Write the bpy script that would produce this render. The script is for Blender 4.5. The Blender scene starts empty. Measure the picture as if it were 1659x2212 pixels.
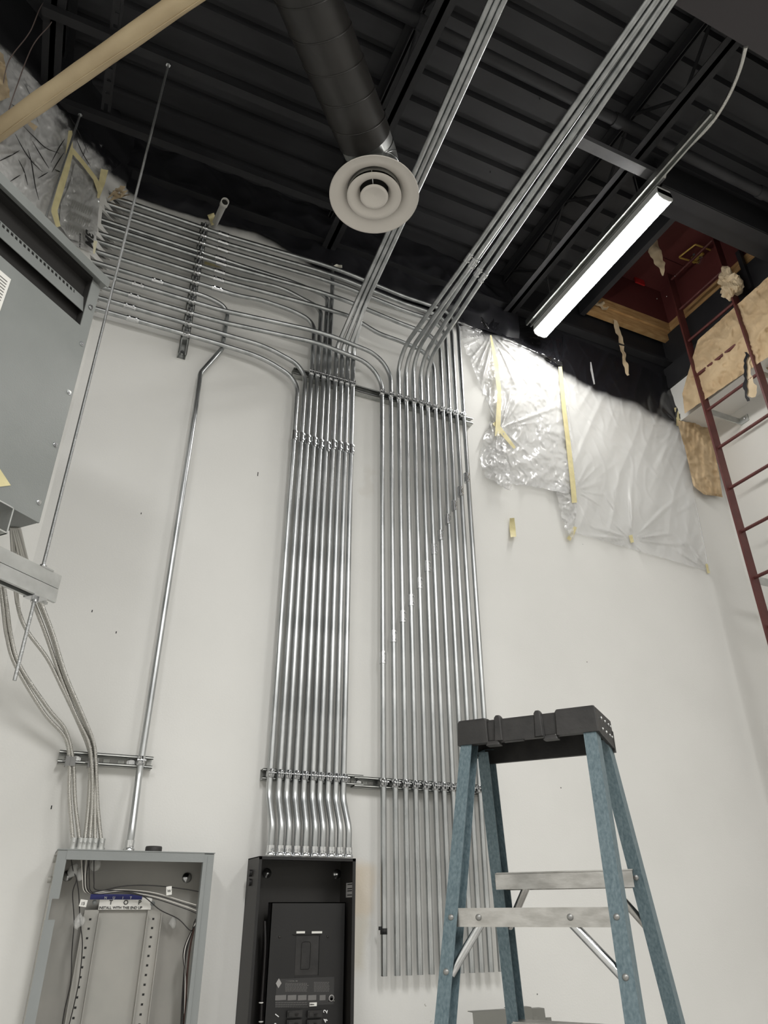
import bpy, math, random
from mathutils import Vector, Matrix, noise
random.seed(5)
S = bpy.context.scene
COL = S.collection
H = 1.6                                  # eye height above the floor; everything is laid out relative to it
D = 2.9                                  # distance to the conduit wall
# ---------------------------------------------------------------- camera
F, PX, PY = 1552.05, 829.5, 1106.0
pit, rol, yaw = math.radians(29.205), math.radians(-0.275), math.radians(24.513)
h_ = Vector((math.sin(yaw), math.cos(yaw), 0)); r_ = Vector((math.cos(yaw), -math.sin(yaw), 0)); u_ = Vector((0, 0, 1))
FW = h_*math.cos(pit) + u_*math.sin(pit); UP = -h_*math.sin(pit) + u_*math.cos(pit)
RR = r_*math.cos(rol) + UP*math.sin(rol); UU = -r_*math.sin(rol) + UP*math.cos(rol)
cd = bpy.data.cameras.new('camera'); cam = bpy.data.objects.new('camera', cd); COL.objects.link(cam)
cam.matrix_world = Matrix(((RR.x, UU.x, -FW.x, 0), (RR.y, UU.y, -FW.y, 0), (RR.z, UU.z, -FW.z, H), (0, 0, 0, 1)))
cd.sensor_fit = 'VERTICAL'; cd.sensor_height = 36; cd.lens = F/2212*36; cd.clip_start = .02
S.camera = cam
# ---------------------------------------------------------------- world, exposure, lights
w = bpy.data.worlds.new('world'); S.world = w; w.use_nodes = True
w.node_tree.nodes['Background'].inputs[0].default_value = (.8, .85, .9, 1)
w.node_tree.nodes['Background'].inputs[1].default_value = .02
S.view_settings.view_transform = 'Standard'; S.view_settings.look = 'None'
S.view_settings.gamma = 1; S.view_settings.use_curve_mapping = False
S.view_settings.exposure = -0.06
LED_IN_VIEW = 60.0                       # emission of the fixture in the picture
def area(name, loc, sx, sy, power, col=(1, .99, .965)):
    l = bpy.data.lights.new(name, 'AREA'); l.shape = 'RECTANGLE'; l.size = sx; l.size_y = sy; l.energy = power; l.color = col
    o = bpy.data.objects.new(name, l); COL.objects.link(o); o.location = (loc[0], loc[1], loc[2]+H); return o
area('shop_light', (.6, -1.6, 3.2), .5, 2.4, 138)
area('shop_light', (3.0, -2.2, 3.2), .5, 2.4, 88)
area('shop_light', (-1.6, -1.2, 3.1), .5, 2.4, 108)
# ---------------------------------------------------------------- helpers
V = Vector
def ray(px, py): return RR*((px-PX)/F) - UU*((py-PY)/F) + FW
def BP(px, py, off=0):                   # point on the conduit wall (or off metres in front of it)
    q = ray(px, py); return q*((D-off)/q.y)
def XP(px, py, X): q = ray(px, py); return q*(X/q.x)
def ZP(px, py, Z): q = ray(px, py); return q*(Z/q.z)
LE = V((-.74896, -.66262, 0)); LN = V((.66262, -.74896, 0)); LC = V((-.196, 2.9, 0)); BA = V((-.1434, 1.9948, 0))
def LW(t, Z, off=0): return LC + LE*t + LN*off + V((0, 0, Z))
def LP(px, py, off=0):
    q = ray(px, py); return q*(LN.dot(LC+LN*off)/LN.dot(q))
def FP(px, py, off=0):
    q = ray(px, py); return q*(LN.dot(BA+LN*off)/LN.dot(q))

class M:
    def __init__(s): s.v = []; s.f = []; s.sm = []
    def add(s, vs, fs, smooth=False):
        n = len(s.v); s.v += [V(p) for p in vs]; s.f += [tuple(i+n for i in f) for f in fs]; s.sm += [smooth]*len(fs); return s
    def box(s, a, b, R=None, o=None):
        x0, y0, z0 = a; x1, y1, z1 = b
        vs = [V((x, y, z)) for x in (x0, x1) for y in (y0, y1) for z in (z0, z1)]
        if R is not None: vs = [R @ p for p in vs]
        if o is not None: vs = [p+V(o) for p in vs]
        return s.add(vs, [(0, 1, 3, 2), (4, 6, 7, 5), (0, 4, 5, 1), (2, 3, 7, 6), (0, 2, 6, 4), (1, 5, 7, 3)])
    def obox(s, o, ex, ey, ez):          # box from corner o and three edge vectors
        o = V(o); ex, ey, ez = V(ex), V(ey), V(ez)
        vs = [o+ex*i+ey*j+ez*k for i in (0, 1) for j in (0, 1) for k in (0, 1)]
        return s.add(vs, [(0, 1, 3, 2), (4, 6, 7, 5), (0, 4, 5, 1), (2, 3, 7, 6), (0, 2, 6, 4), (1, 5, 7, 3)])
    def prism(s, a, b, prof, xd):        # profile (x,y) swept a->b, x axis = xd
        a, b = V(a), V(b); t = (b-a).normalized(); x = V(xd); x = (x-t*x.dot(t)).normalized(); y = t.cross(x)
        n = len(prof); vs = [a+x*p[0]+y*p[1] for p in prof]+[b+x*p[0]+y*p[1] for p in prof]
        fs = [(i, (i+1) % n, n+(i+1) % n, n+i) for i in range(n)]+[tuple(range(n-1, -1, -1)), tuple(range(n, 2*n))]
        return s.add(vs, fs)
    def tube(s, path, r, n=12, caps=True, smooth=True):
        P = [V(p) for p in path]; m = len(P); rr = r if isinstance(r, (list, tuple)) else [r]*m
        T = [(P[min(i+1, m-1)]-P[max(i-1, 0)]).normalized() for i in range(m)]
        x = T[0].orthogonal().normalized(); vs = []
        for i in range(m):
            x = (x-T[i]*x.dot(T[i])).normalized(); y = T[i].cross(x)
            vs += [P[i]+(x*math.cos(2*math.pi*k/n)+y*math.sin(2*math.pi*k/n))*rr[i] for k in range(n)]
        fs = [(i*n+k, i*n+(k+1) % n, (i+1)*n+(k+1) % n, (i+1)*n+k) for i in range(m-1) for k in range(n)]
        s.add(vs, fs, smooth)
        if caps: s.add(vs[:n], [tuple(range(n-1, -1, -1))]); s.add(vs[-n:], [tuple(range(n))])
        return s
    def cyl(s, a, b, r, n=12): return s.tube([a, b], r, n)
    def lathe(s, prof, c, ax=(0, 0, 1), n=32, smooth=True):   # prof (r, h) along ax
        ax = V(ax).normalized(); x = ax.orthogonal().normalized(); y = ax.cross(x); c = V(c); m = len(prof)
        vs = [c+ax*h+(x*math.cos(2*math.pi*k/n)+y*math.sin(2*math.pi*k/n))*r for r, h in prof for k in range(n)]
        return s.add(vs, [(i*n+k, i*n+(k+1) % n, (i+1)*n+(k+1) % n, (i+1)*n+k) for i in range(m-1) for k in range(n)], smooth)
    def ball(s, c, r, n=10, sc=(1, 1, 1)):
        c = V(c); vs = []; fs = []
        for i in range(n//2+1):
            a = math.pi*i/(n//2)
            for k in range(n):
                b = 2*math.pi*k/n; vs.append(c+V((math.sin(a)*math.cos(b)*sc[0], math.sin(a)*math.sin(b)*sc[1], math.cos(a)*sc[2]))*r)
        for i in range(n//2):
            for k in range(n): fs.append((i*n+k, i*n+(k+1) % n, (i+1)*n+(k+1) % n, (i+1)*n+k))
        return s.add(vs, fs, True)
    def mesh(s, name, o):
        me = bpy.data.meshes.new(name); me.from_pydata([p-o for p in s.v], [], s.f); me.update()
        me.polygons.foreach_set('use_smooth', s.sm); return me

TOP = []
def tag(o, label=None, cat=None, group=None, kind=None):
    for k, v in (('label', label), ('category', cat), ('group', group), ('kind', kind)):
        if v: o[k] = v
    return o
def thing(name, label, cat, loc, group=None):
    o = bpy.data.objects.new(name, None); COL.objects.link(o); o.location = V(loc); o.empty_display_size = .05
    TOP.append(o); return tag(o, label, cat, group)
def wloc(o):
    p = V((0, 0, 0))
    while o is not None: p += V(o.location); o = o.parent
    return p
def O(mb, name, mat, parent=None, label=None, cat=None, group=None, kind=None, keep=False):
    if parent is not None: o0 = wloc(parent)
    elif keep: o0 = V((0, 0, 0))
    else:
        xs = [p.x for p in mb.v]; ys = [p.y for p in mb.v]; zs = [p.z for p in mb.v]
        o0 = V(((min(xs)+max(xs))/2, (min(ys)+max(ys))/2, min(zs)))
    me = mb.mesh(name, o0); me.materials.append(mat)
    o = bpy.data.objects.new(name, me); COL.objects.link(o)
    if parent is not None: o.parent = parent
    else: o.location = o0; TOP.append(o)
    return tag(o, label, cat, group, kind)
def inst(me, name, parent, loc, rot=None, label=None):      # shared mesh data placed at an absolute point under a parent
    o = bpy.data.objects.new(name, me); COL.objects.link(o); o.parent = parent; o.location = V(loc)-wloc(parent)
    if rot is not None: o.rotation_euler = rot
    return tag(o, label)
def struct(mb, name, mat, parent=None): return O(mb, name, mat, parent, kind=None if parent else 'structure', keep=True)

def bend(pts, rad, seg=8):               # polyline with rounded corners
    P = [V(p) for p in pts]; rads = rad if isinstance(rad, (list, tuple)) else [rad]*(len(P)-2)
    out = [P[0]]
    for i in range(1, len(P)-1):
        a = (P[i-1]-P[i]); b = (P[i+1]-P[i]); la, lb = a.length, b.length; a.normalize(); b.normalize()
        ang = a.angle(b); d = min(rads[i-1]/math.tan(ang/2), la*.49, lb*.49); r = d*math.tan(ang/2)
        c = P[i]+(a+b).normalized()*(r/math.sin(ang/2)); p0 = P[i]+a*d; p1 = P[i]+b*d
        v0 = p0-c; v1 = p1-c; th = v0.angle(v1)
        for k in range(seg+1):
            t = k/seg; out.append(c+(v0*math.sin((1-t)*th)+v1*math.sin(t*th))/math.sin(th) if th > 1e-4 else p0.lerp(p1, t))
    out.append(P[-1]); return out
def spline(pts, n=8):                    # Catmull-Rom
    P = [V(p) for p in pts]; P = [P[0]*2-P[1]]+P+[P[-1]*2-P[-2]]; out = []
    for i in range(1, len(P)-2):
        for k in range(n):
            t = k/n; a, b, c, d = P[i-1:i+3]
            out.append(.5*((2*b)+(c-a)*t+(2*a-5*b+4*c-d)*t*t+(3*b-a-3*c+d)*t**3))
    out.append(P[-2]); return out
def resamp(path, step):
    out = [V(path[0])]; acc = 0
    for a, b in zip(path, path[1:]):
        a, b = V(a), V(b); L = (b-a).length
        if L < 1e-9: continue
        s = step-acc
        while s <= L: out.append(a.lerp(b, s/L)); s += step
        acc = (acc+L) % step if L >= step-acc else acc+L
    return out
def armour(mb, path, r=.0075, pitch=.0055, n=10):      # ribbed flexible metal jacket
    P = resamp(path, pitch/4); rr = [r*(1+.20*(1, .3, -1, .3)[i % 4]) for i in range(len(P))]
    return mb.tube(P, rr, n)
def poly(pts, v):                        # point on 2D polyline at 0..1
    L = [math.dist(a, b) for a, b in zip(pts, pts[1:])]; t = v*sum(L)
    for (a, b), l in zip(zip(pts, pts[1:]), L):
        if t <= l or (a, b) == (pts[-2], pts[-1]): k = t/l if l else 0; return (a[0]+(b[0]-a[0])*k, a[1]+(b[1]-a[1])*k)
        t -= l
def patch(pl, left, right, nu, nv, disp, ragged=0, seed=0, thick=0):
    vs = []; fs = []
    for j in range(nv+1):
        v = j/nv; a = poly(left, v); b = poly(right, v)
        for i in range(nu+1):
            u = i/nu; rg = 0
            x = a[0]+(b[0]-a[0])*u; y = a[1]+(b[1]-a[1])*u
            if ragged:
                e = max(0, 1-min(u, 1-u, v, 1-v)*8)
                x += ragged*e*noise.noise(V((x*.09, y*.09, seed))); y += ragged*e*noise.noise(V((x*.09, y*.09, seed+9)))
            vs.append(pl(x, y, disp(u, v, x, y)))
    w_ = nu+1
    fs = [(j*w_+i, j*w_+i+1, (j+1)*w_+i+1, (j+1)*w_+i) for j in range(nv) for i in range(nu)]
    m = M().add(vs, fs, True)
    return m
def ridge(x, y, s, seed=0):
    return 1-abs(noise.noise(V((x*s, y*s, seed))))*2.2
def crk(u, v, x, y, seed=0, amp=.01, s=.02):           # crumpled film
    return amp*(.55*ridge(x, y, s, seed)+.3*ridge(x, y, s*2.3, seed+3)+.15*ridge(x, y, s*5, seed+5))
def text(body, size, loc, rot, mat, parent, name='lettering', ext=.0004):
    c = bpy.data.curves.new('t', 'FONT'); c.body = body; c.size = size; c.extrude = ext; c.offset = size*.015 if size < .05 else size*.03
    o = bpy.data.objects.new('t', c); COL.objects.link(o)
    me = bpy.data.meshes.new_from_object(o.evaluated_get(bpy.context.evaluated_depsgraph_get()))
    bpy.data.objects.remove(o); me.name = name; me.materials.clear(); me.materials.append(mat)
    o = bpy.data.objects.new(name, me); COL.objects.link(o); o.parent = parent; o.location = V(loc)-wloc(parent)
    if isinstance(rot, Matrix): o.rotation_euler = rot.to_euler()
    else: o.rotation_euler = rot
    return o
# ---------------------------------------------------------------- materials
def mat(name, c, rough=.6, metal=0, c2=None, sc=6, stretch=(1, 1, 1), bump=0, bsc=40, alpha=1, spec=.5, emit=None, lo=.35, hi=.65, det=4, trans=0):
    m = bpy.data.materials.new(name); m.use_nodes = True; nt = m.node_tree; N = nt.nodes; L = nt.links
    b = N['Principled BSDF']; b.inputs['Base Color'].default_value = (*c, 1); b.inputs['Roughness'].default_value = rough
    b.inputs['Metallic'].default_value = metal; b.inputs['Alpha'].default_value = alpha; b.inputs['Specular IOR Level'].default_value = spec
    b.inputs['Transmission Weight'].default_value = trans
    if emit: b.inputs['Emission Color'].default_value = (*emit[0], 1); b.inputs['Emission Strength'].default_value = emit[1]
    if c2 or bump:
        tc = N.new('ShaderNodeTexCoord'); mp = N.new('ShaderNodeMapping'); mp.inputs['Scale'].default_value = stretch; L.new(tc.outputs['Object'], mp.inputs[0])
    if c2:
        no = N.new('ShaderNodeTexNoise'); no.inputs['Scale'].default_value = sc; no.inputs['Detail'].default_value = det; L.new(mp.outputs[0], no.inputs['Vector'])
        cr = N.new('ShaderNodeValToRGB'); cr.color_ramp.elements[0].position = lo; cr.color_ramp.elements[1].position = hi
        cr.color_ramp.elements[0].color = (*c, 1); cr.color_ramp.elements[1].color = (*c2, 1)
        L.new(no.outputs[0], cr.inputs[0]); L.new(cr.outputs[0], b.inputs['Base Color'])
    if bump:
        n2 = N.new('ShaderNodeTexNoise'); n2.inputs['Scale'].default_value = bsc; n2.inputs['Detail'].default_value = 3; L.new(mp.outputs[0], n2.inputs['Vector'])
        bp = N.new('ShaderNodeBump'); bp.inputs['Strength'].default_value = bump; bp.inputs['Distance'].default_value = .004
        L.new(n2.outputs[0], bp.inputs['Height']); L.new(bp.outputs[0], b.inputs['Normal'])
    return m
def mixin(m, colour, mask):              # lay a second colour over a material's base colour through mask(nt, xyz) -> socket
    nt = m.node_tree; N = nt.nodes; L = nt.links; b = N['Principled BSDF']
    tc = N.new('ShaderNodeTexCoord'); sp = N.new('ShaderNodeSeparateXYZ'); L.new(tc.outputs['Object'], sp.inputs[0])
    k = mask(nt, tc.outputs['Object'], sp.outputs)
    mx = N.new('ShaderNodeMix'); mx.data_type = 'RGBA'; L.new(k, mx.inputs[0]); ins = b.inputs['Base Color']
    if ins.links: L.new(ins.links[0].from_socket, mx.inputs[6])
    else: mx.inputs[6].default_value = ins.default_value
    mx.inputs[7].default_value = (*colour, 1); L.new(mx.outputs[2], ins); return k
def mth(nt, op, a, b=None, clamp=False):
    n = nt.nodes.new('ShaderNodeMath'); n.operation = op; n.use_clamp = clamp
    for i, x in enumerate((a, b)):
        if x is None: continue
        if isinstance(x, (int, float)): n.inputs[i].default_value = x
        else: nt.links.new(x, n.inputs[i])
    return n.outputs[0]
def nz(nt, vec, sc, det=3):
    n = nt.nodes.new('ShaderNodeTexNoise'); n.inputs['Scale'].default_value = sc; n.inputs['Detail'].default_value = det; nt.links.new(vec, n.inputs['Vector']); return n.outputs[0]
def smooth(nt, x, a, b):
    n = nt.nodes.new('ShaderNodeMapRange'); n.interpolation_type = 'SMOOTHSTEP'; n.inputs[1].default_value = a; n.inputs[2].default_value = b; nt.links.new(x, n.inputs[0]); return n.outputs[0]
def boxmask(nt, vec, o, x0, x1, z0, z1, soft=.02, wob=.06, sc=8):
    nn = mth(nt, 'MULTIPLY', mth(nt, 'SUBTRACT', nz(nt, vec, sc), .5), wob*2)
    x = mth(nt, 'ADD', o[0], nn); z = mth(nt, 'ADD', o[2], nn)
    r = mth(nt, 'MULTIPLY', smooth(nt, x, x0-soft, x0+soft), mth(nt, 'SUBTRACT', 1, smooth(nt, x, x1-soft, x1+soft)))
    return mth(nt, 'MULTIPLY', r, mth(nt, 'MULTIPLY', smooth(nt, z, z0-soft, z0+soft), mth(nt, 'SUBTRACT', 1, smooth(nt, z, z1-soft, z1+soft))))
def spray(pts, wob=.10, soft=.09, strength=1):         # black overspray above a height that varies along x
    def f(nt, vec, o):
        fc = nt.nodes.new('ShaderNodeFloatCurve'); cv = fc.mapping.curves[0]
        P = [((x+.5)/5, z/5) for x, z in pts]
        cv.points[0].location = P[0]; cv.points[1].location = P[-1]
        for p in P[1:-1]: cv.points.new(*p)
        fc.mapping.update()
        nt.links.new(mth(nt, 'DIVIDE', mth(nt, 'ADD', o[0], .5), 5), fc.inputs['Value'])
        zb = mth(nt, 'MULTIPLY', fc.outputs[0], 5)
        nn = mth(nt, 'MULTIPLY', mth(nt, 'SUBTRACT', nz(nt, vec, 5, 6), .5), wob*3)
        return mth(nt, 'MULTIPLY', smooth(nt, mth(nt, 'SUBTRACT', mth(nt, 'ADD', o[2], nn), zb), -soft, soft), strength)
    return f
BLK = (.010, .010, .012)
galv = mat('galvanised_conduit', (.57, .585, .59), .34, 1, c2=(.40, .415, .42), sc=9, stretch=(2, 2, .7), bump=.04, bsc=90)
galvd = mat('dull_galvanised', (.50, .51, .50), .45, 1, c2=(.62, .63, .62), sc=14, bump=.05, bsc=60)
zinc = mat('zinc_plate', (.72, .73, .74), .22, 1, c2=(.6, .61, .62), sc=30)
armm = mat('armour_metal', (.55, .54, .51), .36, 1)
strutm = mat('strut_steel', (.42, .43, .42), .42, 1, c2=(.55, .56, .54), sc=25, bump=.05, bsc=70)
rodm = mat('rod_steel', (.40, .41, .41), .38, 1, c2=(.52, .53, .53), sc=60, stretch=(1, 1, 6), bump=.5, bsc=120)
wall = mat('painted_drywall', (.755, .75, .725), .62, 0, c2=(.725, .72, .695), sc=2.2, bump=.10, bsc=130, spec=.35)
wall2 = mat('painted_drywall_plain', (.755, .75, .725), .62, 0, c2=(.735, .73, .705), sc=1.6, bump=.10, bsc=130, spec=.35)
blackp = mat('black_sprayed_steel', (.020, .020, .022), .62, 0, c2=(.013, .013, .015), sc=5, bump=.1, bsc=50, spec=.4)
deckm = mat('black_sprayed_deck', (.032, .032, .035), .60, 0, c2=(.018, .018, .020), sc=3, stretch=(.6, 2, 1), bump=.1, bsc=40, spec=.4)
cavity = mat('cavity_shade', (.02, .018, .016), .9)  # shade inside the wall, put into the colour
film = mat('masking_film', (.80, .80, .80), .16, 0, alpha=.50, spec=.8, c2=(.72, .72, .72), sc=7)
film2 = mat('thin_masking_film', (.74, .74, .735), .30, 0, alpha=.42, spec=.5)
bfilm = mat('black_sprayed_film', BLK, .30, 0, c2=(.02, .02, .023), sc=6, spec=.5)
tape = mat('masking_tape', (.72, .64, .36), .6, 0, c2=(.62, .55, .30), sc=20, bump=.2, bsc=60)
paper = mat('brown_masking_paper', (.56, .42, .26), .75, 0, c2=(.46, .33, .19), sc=6, bump=.3, bsc=25)
paperl = mat('pale_masking_paper', (.62, .50, .34), .75, 0, c2=(.50, .39, .25), sc=9, bump=.3, bsc=30)
pipep = mat('tan_wrapped_pipe', (.60, .48, .30), .5, 0, c2=(.50, .39, .24), sc=5, bump=.25, bsc=18)
grey = mat('grey_enamel', (.285, .30, .30), .42, 0, c2=(.25, .265, .262), sc=3, bump=.04, bsc=120)
greyi = mat('grey_enamel_inside', (.40, .385, .355), .5, 0, c2=(.34, .335, .31), sc=5)
boxg = mat('transformer_enamel', (.25, .262, .255), .38, 0, c2=(.215, .228, .22), sc=4, bump=.12, bsc=260)
dark = mat('vent_dark', (.012, .011, .010), .8)
blk = mat('black_enamel', (.012, .0115, .0115), .5, 0, c2=(.009, .0085, .0085), sc=8, bump=.05, bsc=150)
blks = mat('black_enamel_side', (.026, .024, .022), .5)
blkp = mat('black_plastic', (.016, .0155, .015), .55, 0, c2=(.032, .030, .029), sc=18, bump=.25, bsc=60)
white = mat('white_label', (.78, .77, .73), .6)
ink = mat('black_ink', (.01, .01, .01), .7)
inkg = mat('grey_print', (.16, .155, .15), .7)
inkw = mat('white_print', (.75, .75, .75), .6)
blue = mat('blue_print', (.012, .016, .13), .5)
fibre = mat('blue_fibreglass', (.070, .112, .132), .5, 0, c2=(.145, .198, .218), sc=190, stretch=(1, 1, .5), bump=.2, bsc=90, lo=.3, hi=.7)
alum = mat('scuffed_aluminium', (.44, .43, .41), .38, 1, c2=(.60, .59, .57), sc=25, stretch=(.4, 1, 2), bump=.1, bsc=70)
diffm = mat('cream_diffuser', (.70, .66, .61), .42, 0, c2=(.67, .63, .58), sc=6)
ductm = mat('black_duct', (.026, .024, .022), .36, 0, c2=(.02, .019, .018), sc=5, spec=.45)
wood = mat('raw_lumber', (.52, .33, .15), .6, 0, c2=(.36, .20, .075), sc=9, stretch=(1, 1, 8), bump=.15, bsc=40)
woody = mat('raw_lumber_side', (.52, .33, .15), .6, 0, c2=(.36, .20, .075), sc=9, stretch=(1, 1, 8), bump=.15, bsc=40)
red = mat('red_oxide_steel', (.115, .030, .026), .50, 0, c2=(.085, .022, .020), sc=12, bump=.1, bsc=60)
redi = mat('hatch_red_primer', (.13, .034, .032), .5, 0, c2=(.10, .026, .024), sc=4)
redb = mat('bright_red_paint', (.45, .02, .02), .5)
yel = mat('yellow_zinc', (.62, .42, .10), .4, .3)
pvc = mat('grey_white_pipe', (.50, .49, .46), .45)
lens = mat('lit_lens', (1, 1, 1), .5, emit=((1, .985, .95), LED_IN_VIEW))
hous = mat('fixture_enamel', (.60, .61, .60), .4)
cord = mat('black_insulation', (.015, .013, .013), .5)
cordw = mat('white_insulation', (.62, .60, .56), .5)
conc = mat('concrete', (.52, .51, .49), .6, 0, c2=(.46, .45, .43), sc=3, bump=.1)
bagm = mat('clear_bag', (.7, .7, .68), .15, 0, alpha=.35)
# ================================================================ the room
XR, ZD = 3.89, 3.85
hz = [3.288, 3.227, 3.170, 3.100, 3.064, 3.001, 2.944, 2.874, 2.801, 2.738, 2.658, 2.585, 2.513]   # heights of the horizontal runs
struct(M().box((-3.2, -5.2, -1.7), (4.1, 3.1, -1.6)), 'floor', conc)
wb = struct(M().box((-.7, 2.9, -1.6), (4.05, 3.05, 3.95)), 'wall_back', wall)
mixin(wall, (.60, .55, .44), lambda nt, v, o: mth(nt, 'MULTIPLY', boxmask(nt, v, o, 1.14, 1.24, -.18, .16, .03, .05, 9), .55))
mixin(wall, (.70, .60, .47), lambda nt, v, o: mth(nt, 'MULTIPLY', boxmask(nt, v, o, 1.17, 1.27, .0, .17, .02, .03, 7), .6))
mixin(wall, (.58, .54, .47), lambda nt, v, o: mth(nt, 'MULTIPLY', boxmask(nt, v, o, 1.20, 1.26, 1.86, 2.02, .02, .09, 11), .22))
def flecks(nt, v, o):
    vo = nt.nodes.new('ShaderNodeTexVoronoi'); vo.inputs['Scale'].default_value = 3.2; nt.links.new(v, vo.inputs['Vector'])
    return mth(nt, 'MULTIPLY', mth(nt, 'LESS_THAN', vo.outputs['Distance'], .012), .8)
mixin(wall, (.05, .05, .05), flecks)
mixin(wall, (.35, .33, .30), lambda nt, v, o: mth(nt, 'MULTIPLY', mth(nt, 'GREATER_THAN', nz(nt, v, 34, 2), .73), boxmask(nt, v, o, 1.2, 1.5, -.6, -.2, .05, .05, 6)))
mixin(wall, BLK, spray([(-.5, 3.40), (.2, 3.41), (.6, 3.42), (.95, 3.30), (1.4, 3.29), (1.85, 3.2), (2.2, 3.25), (2.6, 3.14), (2.9, 3.09), (3.35, 3.03), (3.9, 2.98)], .03, .05))
mk = M(); 
for px, py, l in ((557, 1024, .022), (199, 1320, .010), (251, 1366, .009), (305, 1109, .008), (111, 1744, .012)):
    p = BP(px, py, .0006); mk.box((-.0018, 0, -l/2), (.0018, .0005, l/2), o=p)
struct(mk, 'pencil_mark', ink, wb)
# left wall: its drywall edge is notched round every conduit that runs into it
out = [(4.2, -1.6), (0, -1.6), (0, 2.40)]
for z in sorted(hz):
    if z == 3.064: continue
    top = z+.052 if z == 3.100 else z+.022
    zz = z-.036 if z == 3.100 else z
    out += [(-.004, zz-.024), (.060, zz-.021), (.112, zz-.013), (.120, top-.004), (.070, top+.004), (-.004, top+.008)] if False else [(0, zz-.026), (.070, zz-.020), (.108, zz-.008), (.122, top-.006), (.060, top), (0, top+.004)]
out += [(0, 3.40), (0, 3.95), (4.2, 3.95)]
m = M(); n = len(out)
m.add([LW(t, z, 0) for t, z in out]+[LW(t, z, -.014) for t, z in out], [tuple(range(n)), tuple(range(2*n-1, n-1, -1))]+[(i, (i+1) % n, n+(i+1) % n, n+i) for i in range(n)])
wl = struct(m, 'wall_left', wall2)
mixin(wall2, BLK, lambda nt, v, o: smooth(nt, mth(nt, 'ADD', o[2], mth(nt, 'MULTIPLY', nz(nt, v, 4, 5), .25)), 3.48, 3.58))
a, b = LW(.15, -1.6, -.10), LW(4.2, -1.6, -.10)
struct(M().obox(LW(.0, 2.2, -.22), LE*.6, -LN*.02, V((0, 0, 1.5))), 'wall_cavity_back', cavity, wl)  # backing sheet coloured near black for the shade behind the notches
e = LW(4.2, 0)
struct(M().box((e.x-.15, -5.1, -1.6), (e.x, e.y+.02, 3.95)), 'wall_side', wall2)
struct(M().box((XR, -5.1, -1.6), (XR+.15, 3.0, 3.95)), 'wall_right', mat('painted_drywall_right', (.74, .73, .70), .6, 0, c2=(.71, .70, .67), sc=2, bump=.1, bsc=120))
mixin(bpy.data.materials['painted_drywall_right'], BLK, lambda nt, v, o: smooth(nt, mth(nt, 'ADD', o[2], mth(nt, 'MULTIPLY', nz(nt, v, 4, 5), .2)), 3.52, 3.60))
struct(M().box((-3.4, -5.25, -1.6), (4.05, -5.1, 3.95)), 'wall_rear', wall2)
# ceiling: ribbed steel deck in sheets, with the opening of the roof hatch
HX0, HX1, HY0, HY1 = 2.90, 3.70, 1.93, 2.835
def deck(x0, x1, y1, nfl):
    pr = []
    for i in range(nfl):
        y = y1-i*.1524
        pr += [(y, 0), (y-.098, 0), (y-.110, .038), (y-.141, .038)]
    pr.append((y1-nfl*.1524-.004, 0))
    m = M(); k = len(pr)
    for z_ in (0, .0015): m.v += [V((x, p[0], ZD+p[1]+z_)) for x in (x0, x1) for p in pr]
    m.f = [(i, i+1, k+i+1, k+i) for i in range(k-1)]+[(2*k+i, 2*k+i+1, 3*k+i+1, 3*k+i) for i in range(k-1)]; m.sm = [False]*len(m.f)
    return m
ceil = struct(M().box((-3.4, -5.25, ZD+.045), (HX0, 3.05, ZD+.10)).box((HX1, -5.25, ZD+.045), (4.05, 3.05, ZD+.10)).box((HX0, -5.25, ZD+.045), (HX1, HY0, ZD+.10)).box((HX0, HY1, ZD+.045), (HX1, 3.05, ZD+.10)), 'ceiling', blackp)
struct(deck(-3.3, HX0, 2.9, 6), 'deck_sheet', deckm, ceil); struct(deck(HX1, XR, 2.9, 6), 'deck_sheet', deckm, ceil)
for k in range(1, 9): struct(deck(-3.3, XR, 2.9-k*.9144, 6), 'deck_sheet', deckm, ceil)
sh = M()                                 # shanks of screws left in the deck
for px, py in ((860+1015/3.318, 715/3.318), (860+515/3.318, 1118/3.318), (860+660/3.318, 1240/3.318), (860+1005/3.318, 1390/3.318)):
    p = ZP(px, py, ZD-.02); sh.cyl(p, p+V((.004, .002, .03)), .0022, 6)
struct(sh, 'screw_tip', ink, ceil)
AN = [(0, 0), (.063, 0), (.063, .006), (.006, .006), (.006, .063), (0, .063)]
m = M(); m.prism((-.2, 2.895, 3.53), (XR, 2.895, 3.53), [(-p[0], p[1]) for p in AN], (0, 1, 0)); m.box((-.2, 2.885, 3.60), (XR, 2.90, 3.62))
struct(m, 'trim_1', blackp)
# boxed-in beam along the right wall
struct(M().box((3.62, -5.1, 3.03), (XR, 2.9, 3.46)), 'trim_2', bpy.data.materials['painted_drywall_right'])
struct(M().box((3.60, -5.1, 3.33), (3.64, 2.9, 3.50)).box((3.66, -5.1, 3.50), (XR, 2.9, 3.82)), 'trim_3', blackp)
# ---------------------------------------------------------------- bar joists and bridging
def joist(X, zb, label):
    j = thing('bar_joist', label, 'roof joist', (X, 2.85, zb), 'open-web roof joists')
    A = [(0, 0), (.055, 0), (.055, .005), (.005, .005), (.005, .055), (0, .055)]
    for nm, z, s in (('bottom_chord', zb, -1), ('top_chord', ZD-.004, 1)):
        for sd in (1, -1):
            O(M().prism((X+sd*.012, -4.9, z), (X+sd*.012, 2.88, z), [(p[0]*-sd, p[1]*s) for p in A], (1, 0, 0)), nm, blackp, j)
    y = 2.80; k = 0; web = None
    while y > -4.7:
        m = M().tube([(X, y, zb+.02 if k % 2 else ZD-.03), (X, y-.30, ZD-.03 if k % 2 else zb+.02)], .0095, 6)
        web = O(m, 'web_bar', blackp, j); y -= .30; k += 1
    return j
joist(-.62, 3.50, 'black open-web roof joist at far left above the taped plastic')
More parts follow.
